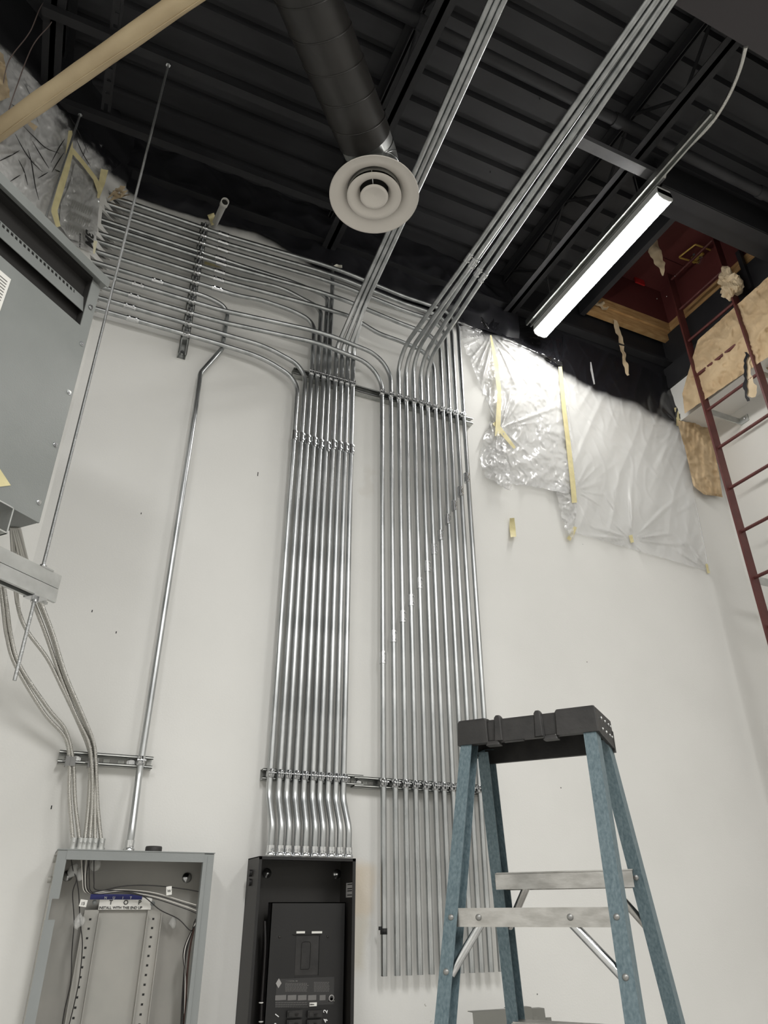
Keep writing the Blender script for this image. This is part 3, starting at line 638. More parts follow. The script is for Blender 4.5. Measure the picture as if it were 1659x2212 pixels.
mcl = ['leftmost armoured cable entering the grey panel, bowing out to the left', 'second armoured cable from the left entering the grey panel', 'armoured cable swinging under the strut then into the grey panel, third from left',
       'fourth armoured cable from the left entering the grey panel', 'fifth armoured cable from the left entering the grey panel', 'rightmost armoured cable entering the grey panel']
for k, (pts, lb) in enumerate(zip(MC, mcl)):
    P = []
    for (x, y) in pts:
        o_ = offs(y)+(.012 if k in (3,) and y > 1560 else 0)+(.008 if k == 5 and y < 1700 else 0)
        if y >= 1824: o_ = .115
        elif y > 1700: o_ = .085
        P.append(BP(x, y, o_))
    if k >= 2: P[0] = ZP(26+4*(k-2), 1136, .956); P[1] = P[0].lerp(P[2], .5)+V((0, .04, 0))
    else: P[0] = P[0]+V((-.05, -.0, .12))
    P = spline(P, 8)
    e_ = P[-1]; e_ = V((e_.x, e_.y, .187)); P[-1] = e_+V((0, 0, .03))
    c = thing('armoured_cable', lb, 'cable', e_, 'armoured cables into the grey panel')
    O(armour(M(), P, .0062, .0046, 9), 'armour', armm, c)
    O(M().tube([e_, e_+V((0, 0, .036))], .0105, 12).tube([e_, e_+V((0, 0, .008))], .0135, 8).cyl(e_+V((0, -.008, .024)), e_+V((0, -.019, .024)), .0035, 8), 'connector', galvd, c)
for x, y in ((152, 1645), (201, 1648)):
    p = BP(x, y, .062); t = g1
    O(M().box((p.x-.015, p.y-.012, p.z-.016), (p.x+.015, p.y-.009, p.z+.016)).box((p.x-.017, p.y-.010, p.z-.016), (p.x-.014, p.y+.022, p.z+.016)).box((p.x+.014, p.y-.010, p.z-.016), (p.x+.017, p.y+.022, p.z+.016)).box((p.x-.001, p.y-.014, p.z-.014), (p.x+.001, p.y-.011, p.z+.014)).cyl((p.x-.026, p.y-.006, p.z), (p.x-.014, p.y-.006, p.z), .003, 6), 'cable_strap', mat('strap_grey', (.22, .22, .215), .45), t)
p = BX(.13, .30, .86)
O(M().cyl(p+LE*-.04, p+LE*.06, .008, 10), 'cable_support', zinc, tr)
# ---------------------------------------------------------------- open grey panel
def G(px, py, Y): q = ray(px, py); return q*(Y/q.y)
gx0, gx1, gz, gy = .098, .602, .186, 2.754
gp = thing('electrical_panel', 'open grey electrical panel with loose wires inside, no cover', 'electrical panel', ((gx0+gx1)/2, 2.9, -1.0))
m = M(); m.box((gx0, gy, -1.0), (gx0+.002, 2.9, gz)).box((gx1-.002, gy, -1.0), (gx1, 2.9, gz)).box((gx0, gy, gz-.002), (gx1, 2.9, gz)).box((gx0, 2.896, -1.0), (gx1, 2.9, gz)).box((gx0, gy, -1.0), (gx1, 2.9, -.998))
O(m, 'back_box', greyi, gp)
fl = O(M().box((gx0, gy-.002, .045), (gx0+.030, gy, gz-.002)).box((gx0, gy-.002, -1.0), (gx0+.030, gy, -.012)).box((gx0+.002, gy-.002, -.012), (gx0+.010, gy, .045)), 'left_flange', grey, gp)
O(M().box((gx1-.036, gy-.002, -1.0), (gx1, gy, gz-.004)).box((gx1-.036, gy, -1.0), (gx1-.034, gy+.02, gz-.01)).box((gx1-.022, gy-.0035, -1.0), (gx1-.019, gy-.002, gz-.01)), 'right_flange', grey, gp)
O(M().box((gx0+.028, gy-.004, gz-.030), (gx1-.034, gy-.001, gz-.002)).box((gx0-.002, gy-.006, gz-.002), (gx1+.002, 2.9, gz+.001)), 'top_flange', grey, gp)
O(M().cyl((gx0, 2.80, .10), (gx0-.012, 2.80, .10), .010, 10).cyl((gx0, 2.80, .16), (gx0-.008, 2.80, .16), .012, 10), 'side_knockout', greyi, gp)
O(M().lathe([(0, .018), (.026, .018), (.028, .014), (.028, 0)], (.402, 2.80, gz+.001), (0, 0, 1), 24), 'knockout_plug', blkp, gp)
yb = 2.852; l0 = G(200, 1958, yb); l1 = G(335, 1958, yb); zt_ = l0.z+.01
def rail(x, nm, sg):
    m = M().box((x-.022, yb, -1.0), (x+.022, yb+.003, zt_-.02)).box((x-.024, yb-.018, -1.0), (x-.022, yb+.03, zt_-.03)).box((x+.022, yb-.018, -1.0), (x+.024, yb+.03, zt_-.03))
    r = O(m, nm, greyi, gp)
    hm = M()
    for i in range(34): hm.box((x-.004, yb-.0006, zt_-.05-i*.0265), (x+.003, yb, zt_-.044-i*.0265))
    O(hm, 'screw_holes', ink, r)
    return r
rail(l0.x+.0, 'mounting_rail', 1); rail(l1.x, 'mounting_rail', -1)
O(M().box((l0.x+.02, yb+.010, -1.0), (l1.x-.02, yb+.012, zt_+.02)), 'inner_pan', greyi, gp)
for x, y in ((216, 1947), (318, 1950)): O(M().lathe([(0, .004), (.004, .004), (.005, 0), (.0075, 0), (.0075, -.003)], G(x-12 if x < 250 else x+12, y+2, yb-.006), (0, -1, 0), 12), 'hex_screw', grey, gp)
for x, y in ((404, 1896), (146, 1892)): O(M().lathe([(0, .006), (.008, .005), (.010, 0), (.017, -.001), (.017, -.004)], G(x, y, 2.89), (0, -1, 0), 16), 'mounting_screw', zinc, gp)
q0, q1 = G(212, 1965, yb-.004), G(329, 1939, yb-.004)
lbx = O(M().box((q0.x, yb-.0035, q0.z), (q1.x, yb-.0025, q1.z)), 'instruction_label', white, gp)
q0, q1 = G(194, 1943, yb-.004), G(308, 1932, yb-.004)
O(M().box((q0.x, yb-.0045, q0.z), (q1.x, yb-.0035, q1.z)), 'blue_strip', blue, gp)
RT = (math.pi/2, 0, 0)
for ch, x in (('T', 235), ('O', 266), ('P', 298)): text(ch, .019, G(x, 1954, yb-.005), RT, ink, lbx)
text('INSTALL WITH THIS END UP', .0108, G(213, 1963.5, yb-.005), RT, ink, lbx).scale = (1.0, 1, 1)
for ch, x in (('N', 225), ('U', 243), ('I', 264), ('T', 280)): text(ch, .0105, G(x, 1942, yb-.006), RT, inkw, lbx)
def wire(pts, mt, r=.0016, par=gp, Y=2.80):
    P = spline([G(p[0], p[1], p[2] if len(p) > 2 else Y) for p in pts], 8); return O(M().tube(P, r, 6), 'wire', mt, par)
for k in range(4):
    d_ = k*3
    wire([(175+d_*2, 1850, 2.79), (178+d_, 1895, 2.80), (182+d_, 1925, 2.81), (205+d_, 1928+k, 2.82), (260, 1922+k*2, 2.82), (330, 1928+k*4, 2.81), (400, 1948+k*5, 2.79), (424, 1955+k*6, 2.775)], cord if k % 2 else cordw)
wire([(192, 1850, 2.79), (193, 1900), (196, 1925), (215, 1925), (268, 1914), (330, 1913), (395, 1920), (429, 1926, 2.775)], cord)
wire([(203, 1855, 2.79), (203, 1905), (208, 1922), (250, 1924), (305, 1934), (345, 1965, 2.80), (385, 1985), (412, 2010, 2.775), (420, 1990, 2.775)], cord)
wire([(152, 1845, 2.79), (158, 1880), (165, 1900), (157, 1930), (160, 1990), (155, 2060), (153, 2120), (140, 2180), (132, 2230)], cord)
wire([(165, 1895), (170, 1930), (173, 1990), (178, 2040), (172, 2110), (160, 2170), (145, 2230)], cord)
for k in range(4): wire([(423, 1985+k*4, 2.772), (412-k, 2020, 2.78), (402-k*2, 2060, 2.785), (396+k*2, 2120, 2.785), (390+k*4, 2230, 2.785)], cord if k != 2 else cordw, .0022)
wire([(420, 2000, 2.775), (410, 2050, 2.785), (404, 2110, 2.785), (400, 2180, 2.785), (396, 2230, 2.785)], mat('brown_insulation', (.05, .022, .016), .5), .003)
for px, py, w_, h_, rt, tx in ((365, 1924, .018, .026, -.15, 'W'), (180, 1951, .022, .020, .12, '15')):
    p = G(px, py, 2.79); Rm = Matrix.Rotation(rt, 3, 'Y')
    tg = O(M().box((-w_/2, -.0015, -h_/2), (w_/2, 0, h_/2), R=Rm, o=p), 'wire_tag', white, gp)
    text(tx, .012, p+V((-.006 if tx == 'W' else -.007, -.002, -.005)), RT, ink, tg)
def bag(px, py, Y, r, seed):
    m = M(); m.ball(G(px, py, Y), r, 14, (1, .7, 1.2)); c_ = G(px, py, Y)
    for i, p in enumerate(m.v): m.v[i] = c_+(p-c_)*(1+.6*noise.noise((p-c_)*60+V((seed, 0, 0))))
    return O(m, 'clear_bag', bagm, gp)
bag(170, 1992, 2.80, .018, 1); bag(372, 1992, 2.86, .014, 2)
for i, (x, y) in enumerate(((158, 1880), (176, 1890), (185, 1875), (205, 1868))): bag(x, y, 2.81, .016, 5+i)
# ---------------------------------------------------------------- black panel
bx0, bx1, bz, by = .762, 1.131, .180, 2.75
bp_ = thing('breaker_panel', 'narrow black breaker panel with its trim off and numbered breakers', 'electrical panel', ((bx0+bx1)/2, 2.9, -1.0))
m = M(); m.box((bx0, by, -1.0), (bx0+.003, 2.9, bz)).box((bx1-.003, by, -1.0), (bx1, 2.9, bz)).box((bx0, by, bz-.003), (bx1, 2.9, bz)).box((bx0, 2.896, -1.0), (bx1, 2.9, bz))
O(m, 'back_box', blks, bp_)
O(M().box((bx0, by-.002, -1.0), (bx0+.010, by, bz)).box((bx1-.012, by-.002, -1.0), (bx1, by, bz)).box((bx0, by-.002, bz-.010), (bx1, by, bz)), 'box_lip', blk, bp_)
q0 = G(587, 1949, 2.80); q1 = G(747, 1949, 2.80)
cx0, cx1, cz = q0.x, q1.x, q0.z
cv = O(M().box((cx0, 2.80, -1.0), (cx1, 2.803, cz)).box((cx0, 2.80, -1.0), (cx0+.003, 2.84, cz)).box((cx1-.003, 2.80, -1.0), (cx1, 2.84, cz)).box((cx0, 2.80, cz-.003), (cx1, 2.84, cz)), 'dead_front', blk, bp_)
def bq(x0, y0, x1, y1, nm, mt, dy=.001, par=cv, Y=2.80):
    a, b = G(x0, y1, Y), G(x1, y0, Y); return O(M().box((a.x, Y-dy, a.z), (b.x, Y-.0002, b.z)), nm, mt, par)
bq(640, 2011.5, 658.5, 2016.5, 'white_marker', white, .002); bq(673, 2011.5, 695.5, 2016.5, 'white_marker', white, .002); bq(632, 2017.5, 695, 2019, 'marker_ledge', blks, .006)
bq(636, 2021, 689, 2107, 'main_recess', blkp, .001); bq(687, 2021, 690, 2107, 'recess_edge', dark, .003)
m = M()
a, b = G(649, 2094, 2.80), G(671, 2034, 2.80)
O(m.tube(bend([(a.x, 2.798, a.z), (a.x, 2.798, b.z), (b.x, 2.798, b.z), (b.x, 2.798, a.z), (a.x, 2.798, a.z)], .008, 4), .0009, 5), 'main_cover_edge', dark, cv)
for x, y in ((604, 2024), (708, 2023)): O(M().ball(G(x, y, 2.799), .0045, 8, (1, .6, 1)), 'cover_screw', blks, cv)
for x, y in ((577, 1886), (728, 1888)): O(M().lathe([(0, .008), (.009, .006), (.010, .001), (.017, 0), (.017, -.003)], G(x, y, 2.89), (0, -1, 0), 16), 'mounting_screw', zinc, bp_)
a = G(760, 1906, 2.76); a2 = G(760, 1938, 2.76)
sl = O(M().box((bx1-.0045, 2.765, a2.z), (bx1-.003, 2.83, a.z)), 'side_label', mat('grey_label', (.42, .41, .40), .5), bp_)
m = M(); [m.box((bx1-.0052, 2.77, a2.z+.006+i*.007), (bx1-.0045, 2.815, a2.z+.009+i*.007)) for i in (0, 2, 3, 5, 6)]; O(m, 'label_print', ink, sl)
lb2 = bq(594, 2110, 722, 2176, 'rating_label', mat('dark_label', (.032, .031, .031), .5), .0010)
m = M(); random.seed(8)
def bars(x0, x1, y0, y1, n, mm, wj=.9):
    for i in range(n):
        y = y0+(y1-y0)*i/max(1, n-1); xe = x0; lim = x0+(x1-x0)*random.uniform(wj, 1)
        while xe < lim-1.2:
            L_ = random.uniform(2, 6); a, b = G(xe, y+.55, 2.80), G(min(xe+L_, lim), y-.55, 2.80); mm.box((a.x, 2.7985, a.z), (b.x, 2.799, b.z)); xe += L_+1
bars(616, 667, 2124, 2141, 8, m); bars(678, 712, 2122, 2141, 8, m); bars(594, 665, 2166, 2175, 3, m)
for x0, x1 in ((594, 618), (621, 640), (643, 662), (665, 683), (690, 703)):
    a, b = G(x0, 2161, 2.80), G(x1, 2149, 2.80); m.box((a.x, 2.7985, a.z), (b.x, 2.799, b.z))
O(m, 'small_print', inkg, lb2)
m = M(); bars(616, 643, 2119, 2119.1, 2, m, 1)
a = G(602, 2124, 2.798); m.obox(a+V((0, 0, -.014)), V((.010, 0, .014)), V((0, .0008, 0)), V((-.010, 0, .014)))
m.lathe([(.007, 0), (.010, 0), (.010, .0008), (.007, .0008)], G(716, 2156, 2.799), (0, -1, 0), 20)
a = G(716, 2163, 2.799); m.add([a+V((-.012, 0, 0)), a+V((.012, 0, 0)), a+V((0, 0, .012))], [(0, 1, 2)])
O(m, 'printed_emblem', mat('pale_print', (.34, .33, .32), .6), lb2)
wl_ = bq(668, 2165, 684, 2174, 'rating_sticker', white, .0024); text('120Nm', .0055, G(668.5, 2171.5, 2.796), RT, ink, wl_)
for r_ in range(4):
    for c_, (xa, xb) in enumerate(((618, 651), (662, 694))):
        y0 = 2181+r_*20; a, b = G(xa-r_*1.2, y0+17, 2.80), G(xb-r_*1.2, y0, 2.80)
        br = O(M().box((a.x, 2.788, a.z), (b.x, 2.80, b.z)).box((a.x+.004, 2.785, a.z+.004), (a.x+.018, 2.788, b.z-.004)), 'breaker', blkp, bp_)
        tx = (a.x+.026) if c_ == 0 else a.x+.022
        O(M().box((tx, 2.776, a.z+.010), (tx+.012, 2.788, b.z-.010)), 'toggle', dark, br)
for n_, x, y in (('1', 600, 2200), ('2', 706, 2190), ('3', 598, 2221), ('4', 706, 2210)):
    p = G(x, y, 2.797)
    o = text(n_, .017, p, Matrix.Rotation(-1.0 if n_ in '13' else -1.3, 3, 'Y') @ Matrix.Rotation(math.pi/2, 3, 'X'), inkw, cv).scale = (1.25, 1.25, 1.25)
P = spline([G(572, 1990, 2.83), G(573, 2040, 2.82), G(570, 2100, 2.82), G(566, 2160, 2.82), G(563, 2230, 2.82)], 8)
O(M().tube(P, .006, 8), 'wire_bundle', cord, bp_)
for y in (2166, 2207): O(M().lathe([(.0065, -.002), (.009, 0), (.0065, .002)], G(564, y, 2.818), (0, 0, 1), 12), 'cable_tie', white, bp_)
O(M().cyl((bx0, 2.84, .13), (bx0-.010, 2.84, .13), .012, 10).cyl((bx0, 2.84, .10), (bx0-.008, 2.84, .10), .012, 10), 'side_knockout', blk, bp_)
# ================================================================ plastic film, tape and paper
def fold(x, y, cs):
    v = 0
    for cx_, cy_, amp, n_, R_ in cs:
        dx, dy = x-cx_, y-cy_; r = math.hypot(dx, dy)+1e-6; a = math.atan2(dy, dx)
        v += amp*1.1*max(0, noise.noise(V((a*n_*.55, r*.010, cx_)))*2-.15)**1.3*min(1, r/25)*math.exp(-r/R_)
    return v
# black film over the wall top
low = [(232, 372), (300, 425), (380, 452), (452, 472), (482, 484), (560, 500), (612, 530), (650, 556), (700, 583), (760, 612), (850, 640), (930, 662), (985, 700), (1045, 712), (1105, 733)]
topb = []
for x, y in low:
    p = BP(x, y, .02); topb.append((p.x, p.z))
vs = []; nu, nv = 220, 40; x0, x1 = -.26, 2.3
for j in range(nv+1):
    for i in range(nu+1):
        X = x0+(x1-x0)*i/nu
        zb = topb[-1][1]
        for (a, za), (b, zb_) in zip(topb, topb[1:]):
            if a <= X <= b: zb = za+(zb_-za)*(X-a)/(b-a); break
            if X < topb[0][0]: zb = topb[0][1]
        zb += .012*noise.noise(V((X*14, 0, 2))); Z = zb+(3.86-zb)*j/nv
        d_ = .012+.022*ridge(X, Z, 5, 1)*min(1, j/5)+fold(X*100, Z*100, [(30, 386, .018, 7, 40), (110, 386, .02, 8, 45), (185, 384, .02, 9, 40)])
        vs.append(V((X, 2.9-max(.004, d_), Z)))
m = M().add(vs, [(j*(nu+1)+i, j*(nu+1)+i+1, (j+1)*(nu+1)+i+1, (j+1)*(nu+1)+i) for j in range(nv) for i in range(nu)], True)
O(m, 'black_film', bfilm, label='black sprayed masking film hanging over the wall top above the conduits', cat='plastic film', keep=True)
def sheet(name, pl, left, right, nu, nv, disp, mt, lab, cat, ragged=0, seed=0, keep=True):
    return O(patch(pl, left, right, nu, nv, disp, ragged, seed), name, mt, label=lab, cat=cat, keep=keep)
def mm_(base, nm, mask_pts, wob=.04, soft=.10, st=1):
    m = base.copy(); m.name = nm; k = mixin(m, BLK, spray(mask_pts, wob, soft, st)); b = m.node_tree.nodes['Principled BSDF']
    a0 = b.inputs['Alpha'].default_value
    m.node_tree.links.new(mth(m.node_tree, 'ADD', mth(m.node_tree, 'MULTIPLY', k, 1-a0), a0), b.inputs['Alpha']); return m
SP_ = [(-.5, 3.3), (1.8, 3.245), (2.0, 3.23), (2.25, 3.22), (2.5, 3.14), (2.7, 3.09), (2.95, 3.04), (3.3, 3.01), (3.55, 2.97), (3.9, 2.95)]
fA = mm_(film, 'crumpled_film_sprayed', SP_, .035, .045); fB = mm_(film2, 'smooth_film_sprayed', SP_, .04, .05)
def dA(u, v, x, y):
    e_ = min(1, v*6)
    return .006+.030*max(0, crk(u, v, x, y, 2, 1, .016))*(.6+.8*v)*e_+fold(x, y, [(1062, 722, .03, 17, 160), (1082, 925, .03, 12, 90), (1212, 800, .014, 13, 90)])*(.1+.9*e_)
sheet('masking_film', BP, [(990, 640), (990, 715), (1012, 770), (1042, 840), (1066, 905), (1046, 945), (1036, 990), (1048, 1030), (1078, 1048)],
      [(1222, 720), (1214, 790), (1222, 850), (1232, 930), (1240, 1010), (1243, 1050), (1236, 1070), (1226, 1060), (1222, 1040)], 130, 190, dA, fA,
      'crumpled shiny clear film taped to the wall right of the conduit banks', 'plastic film', 5, 1)
def dB(u, v, x, y):
    return .005+.014*max(0, ridge(x*.9+y*.25, y*.22, .026, 7)-.35)+.008*max(0, ridge(x-y*.3, y*.5, .035, 17)-.5)+.010*ridge(x, y, .008, 4)+fold(x, y, [(1363, 1166, .026, 11, 110), (1528, 1232, .014, 13, 120), (1222, 860, .014, 15, 90), (1240, 1060, .014, 11, 80), (1468, 920, .010, 10, 90)])
sheet('masking_film', BP, [(1216, 720), (1214, 800), (1226, 900), (1240, 1020), (1246, 1080), (1240, 1150)], [(1482, 830), (1470, 900), (1486, 980), (1500, 1075), (1515, 1160), (1531, 1234)], 130, 170, dB, fB,
      'smooth clear film with radiating folds between tape strip and room corner', 'plastic film', 0, 2)
m = M().tube([BP(x, y, .012) for x, y in ((1500, 1078), (1509, 1120), (1518, 1165), (1531, 1232))], .004, 6)
O(m, 'film_hem', film2, label='rolled hem of film running down to its lower right corner', cat='plastic film')
sheet('film_tail', BP, [(1196, 1042), (1206, 1080), (1214, 1120), (1228, 1155)], [(1242, 1050), (1246, 1080), (1244, 1120), (1236, 1165)], 20, 50, lambda u, v, x, y: .01+crk(u, v, x, y, 6, .03, .04), film, 'twisted clear film tail below the long tape strip', 'plastic film', 3, 4)
sheet('film_tail', BP, [(1075, 930), (1058, 1000), (1075, 1045), (1096, 1058)], [(1092, 960), (1098, 1000), (1104, 1040), (1108, 1062)], 20, 60, lambda u, v, x, y: .03+crk(u, v, x, y, 8, .05, .03), film, 'loose clear film tail hanging below the crossed tape', 'plastic film', 4, 6)
def strip(nm, pl, pts, wpx, off, mt, lab, cat='masking tape', seed=0, amp=.004, nv=30, rag=0):
    L, R_ = [], []
    for i, p in enumerate(pts):
        a = pts[max(0, i-1)]; b = pts[min(len(pts)-1, i+1)]; d = math.hypot(b[0]-a[0], b[1]-a[1]); nx, ny = -(b[1]-a[1])/d, (b[0]-a[0])/d
        w2 = (wpx[i] if isinstance(wpx, (list, tuple)) else wpx)/2
        L.append((p[0]+nx*w2, p[1]+ny*w2)); R_.append((p[0]-nx*w2, p[1]-ny*w2))
    offf = off if callable(off) else (lambda v: off)
    m = patch(pl, L, R_, 5, nv, lambda u, v, x, y: offf(v)+amp*noise.noise(V((x*.08, y*.08, seed))), rag, seed)
    n = len(m.v); # give it a back face so that it has thickness
    return O(m, nm, mt, label=lab, cat=cat, keep=True)
strip('tape_strip', BP, [(1060, 724), (1072, 790), (1079, 850), (1076, 915), (1074, 942)], [3, 10, 9, 11, 10], .045, tape, 'left long masking tape strip down the crumpled film')
strip('tape_strip', BP, [(1068, 912), (1086, 935), (1112, 968)], [10, 10, 6], .04, tape, 'short masking tape strip crossing the left one diagonally')
strip('tape_strip', BP, [(1210, 792), (1218, 880), (1228, 960), (1237, 1040), (1241, 1086)], [8, 9, 10, 11, 11], .04, tape, 'long masking tape strip between crumpled and smooth film')
strip('tape_strip', BP, [(1243, 1138), (1237, 1152), (1228, 1166)], [7, 9, 9], lambda v: .03-.01*v, tape, 'small curled tape piece ending the film tail')
strip('tape_scrap', BP, [(1106, 1119), (1107, 1140), (1109, 1160)], [10, 13, 12], lambda v: .012+.02*(abs(v-.5)*2)**3, tape, 'single yellow tape scrap alone on the white wall')
strip('tape_scrap', BP, [(1362, 1156), (1366, 1172)], [8, 7], .015, tape, 'tiny tape holding the bottom middle of smooth film')
strip('tape_scrap', BP, [(1526, 1218), (1531, 1238)], [5, 6], .015, tape, 'tiny tape at the lower right corner of smooth film')
strip('tape_strip', BP, [(1462, 880), (1466, 905), (1464, 920)], [12, 10, 6], .02, tape, 'faint tape scrap in the room corner above brown paper')
strip('tape_scrap', BP, [(455, 462), (463, 485)], [15, 13], .06, tape, 'torn tape wad at the foot of the pale pipe stub', amp=.02)
strip('tape_scrap', BP, [(442, 566), (478, 574)], [9, 9], .012, tape, 'yellow tape stuck on wall behind the horizontal conduits')
strip('paper_scrap', BP, [(716, 580), (728, 577), (739, 577)], [8, 12, 6], .05, mat('torn_white_paper', (.66, .64, .56), .7), 'torn white scrap where the upright conduit meets black film', 'paper scrap', amp=.02, rag=3)
strip('paper_scrap', BP, [(1276, 782), (1278, 800), (1284, 830)], [2, 5, 3], .06, film, 'thin curl of clear film on the black overspray', 'plastic film')
# crevice paper bits at the corner of the notched drywall
random.seed(12)
m = M()
for i in range(9):
    a = BP(246+random.uniform(-6, 22), 396+random.uniform(-6, 22)*1.2, .10+random.uniform(0, .05)); m.add([a, a+V((random.uniform(-.03, .03), random.uniform(-.03, .03), -.05)), a+V((.03, random.uniform(-.02, .02), random.uniform(-.02, .03))), a+V((.02, .02, .03))], [(0, 1, 2), (0, 2, 3)])
O(m, 'paper_scrap', paperl, label='torn paper tuft at the top of the notched drywall', cat='paper scrap', keep=True)
# left wall film
SPL = [(-.5, 3.42), (-.2, 3.44), (4.4, 3.48)]
def spl(nt, v, o):
    nn = mth(nt, 'MULTIPLY', mth(nt, 'SUBTRACT', nz(nt, v, 6, 6), .5), .35); return smooth(nt, mth(nt, 'ADD', o[2], nn), 3.35, 3.44)
film3 = mat('left_wall_film', (.70, .70, .70), .22, 0, alpha=.75, c2=(.62, .62, .62), sc=5, spec=.7); mixin(film3, BLK, spl)
def crease(nt, v, o):                    # black paint caught in the creases
    w_ = nt.nodes.new('ShaderNodeTexVoronoi'); w_.feature = 'DISTANCE_TO_EDGE'; w_.inputs['Scale'].default_value = 4.2
    ad = nt.nodes.new('ShaderNodeVectorMath'); ad.operation = 'MULTIPLY'; ad.inputs[1].default_value = (1, 1, .45); nt.links.new(v, ad.inputs[0])
    n2 = nt.nodes.new('ShaderNodeVectorMath'); n2.operation = 'ADD'; no = nt.nodes.new('ShaderNodeTexNoise'); no.inputs['Scale'].default_value = .9; nt.links.new(v, no.inputs['Vector']); nt.links.new(ad.outputs[0], n2.inputs[0]); nt.links.new(no.outputs['Color'], n2.inputs[1])
    nt.links.new(n2.outputs[0], w_.inputs['Vector'])
    return mth(nt, 'MULTIPLY', mth(nt, 'SUBTRACT', 1, smooth(nt, w_.outputs['Distance'], .003, .016)), mth(nt, 'MULTIPLY', smooth(nt, nz(nt, v, 7, 3), .42, .62), .85))
mixin(film3, (.03, .03, .035), crease)
def dL(u, v, x, y): return .008+crk(u, v, x, y, 11, .016, .035)+fold(x, y, [(150, 360, .014, 11, 90), (60, 330, .014, 9, 90), (232, 385, .012, 9, 60)])
sheet('masking_film', LP, [(-90, 10), (-90, 420)], [(262, 352), (232, 378), (217, 420), (211, 480), (204, 548)], 130, 110, dL, film3, 'dirty creased film with black overspray on the angled left wall', 'plastic film', 0, 1)
filmp = mat('printed_film', (.36, .36, .35), .14, 0, alpha=.92, c2=(.50, .50, .49), sc=9, spec=.8, bump=.4, bsc=14)
lf = TOP[-1]
for L_ in ([(33, 290), (52, 325), (70, 350), (92, 372)], [(50, 272), (75, 297), (100, 320), (128, 331)], [(60, 322), (68, 352), (76, 400), (84, 432)], [(-10, 352), (25, 335), (42, 325)], [(112, 372), (125, 350), (138, 330)], [(70, 305), (88, 335), (106, 364)],
           [(22, 392), (34, 384), (44, 378)], [(40, 345), (52, 370), (60, 400)], [(118, 366), (132, 372)], [(82, 385), (94, 378), (104, 372)], [(165, 300), (178, 330), (196, 360)], [(150, 250), (170, 285), (190, 330)], [(25, 225), (45, 240), (58, 262)], [(140, 300), (128, 318), (110, 352)]):
    Pq = spline([LP(x, y, .030) for x, y in L_], 6); O(M().tube(Pq, [.0008+.0016*math.sin(math.pi*i/(len(Pq)-1)) for i in range(len(Pq))], 5), 'paint_crease', ink, lf)
pf = sheet('printed_film', LP, [(162, 352), (150, 400), (132, 440), (128, 486), (150, 516)], [(206, 392), (216, 420), (212, 460), (210, 500), (198, 530)], 60, 70, lambda u, v, x, y: .022+crk(u, v, x, y, 15, .016, .03), filmp, 'grey printed masking film patch beside the notched drywall', 'plastic film', 1, 3)
def lp_rot(ang): # letters lying on the angled left wall, turned by ang in its plane
    ex = -LE*math.cos(ang)+UZ*math.sin(ang); ey = LE*math.sin(ang)+UZ*math.cos(ang); ez = ex.cross(ey)
    return Matrix((ex, ey, ez)).transposed()
text('3M', .068, LP(186, 494, .05), lp_rot(-1.35), ink, pf)
text('MASKING FILM', .012, LP(172, 503, .05), lp_rot(-1.35), ink, pf)
m = M(); random.seed(2)
for i in range(10):
    for k in range(3):
        a = LP(158+i*4.6-k*5, 432+i*2+k*24, .040); m.obox(a, -UZ*.055, LE*.003, LN*.0004)
        a = LP(160+i*4.6-k*5, 432+i*2+k*24, .040); m.obox(a, -UZ*random.uniform(.02, .05), LE*.002, LN*.0004)
O(m, 'small_print', mat('faint_print', (.22, .22, .20), .6), pf)
strip('tape_strip', LP, [(152, 282), (150, 330), (143, 365), (130, 410), (117, 455), (126, 490)], [8, 16, 15, 15, 14, 10], .05, tape, 'tape strip running down the angled wall beside threaded rod')
strip('tape_strip', LP, [(150, 318), (178, 350), (205, 385), (216, 412)], [10, 9, 9, 12], .05, tape, 'slanting tape strip along the top of the printed film')
strip('tape_strip', LP, [(226, 366), (220, 395), (212, 428)], [16, 14, 5], .045, tape, 'tape strip beside the white notched drywall edge')
strip('tape_scrap', LP, [(206, 520), (203, 548)], [9, 4], .05, mat('pale_tape', (.76, .72, .52), .6), 'pale tape bit at the bottom corner of the printed film')
strip('tape_scrap', LP, [(62, 265), (78, 278)], [8, 12], .05, paperl, 'brown paper scrap stuck on the dirty film under the wrapped pipe', 'paper scrap')
sheet('paper_sheet', LP, [(-60, 60), (-60, 240)], [(8, 118), (22, 210)], 30, 40, lambda u, v, x, y: .04+crk(u, v, x, y, 21, .03, .03), paperl, 'sprayed brown paper at the left picture edge above the wrapped pipe', 'paper', 2, 1)
for pts, lb in (([(170, -20), (100, 0), (64, 70), (20, 130), (5, 190)], 'upper thin loose wire above the wrapped pipe'), ([(125, 15), (110, 50), (70, 100), (35, 190), (15, 250)], 'lower thin loose wire above the wrapped pipe')):
    O(M().tube(spline([LP(x, y, .30-.25*i/4) for i, (x, y) in enumerate(pts)], 8), .0022, 6), 'loose_wire', mat('brown_wire', (.16, .12, .11), .4), label=lb, cat='wire')
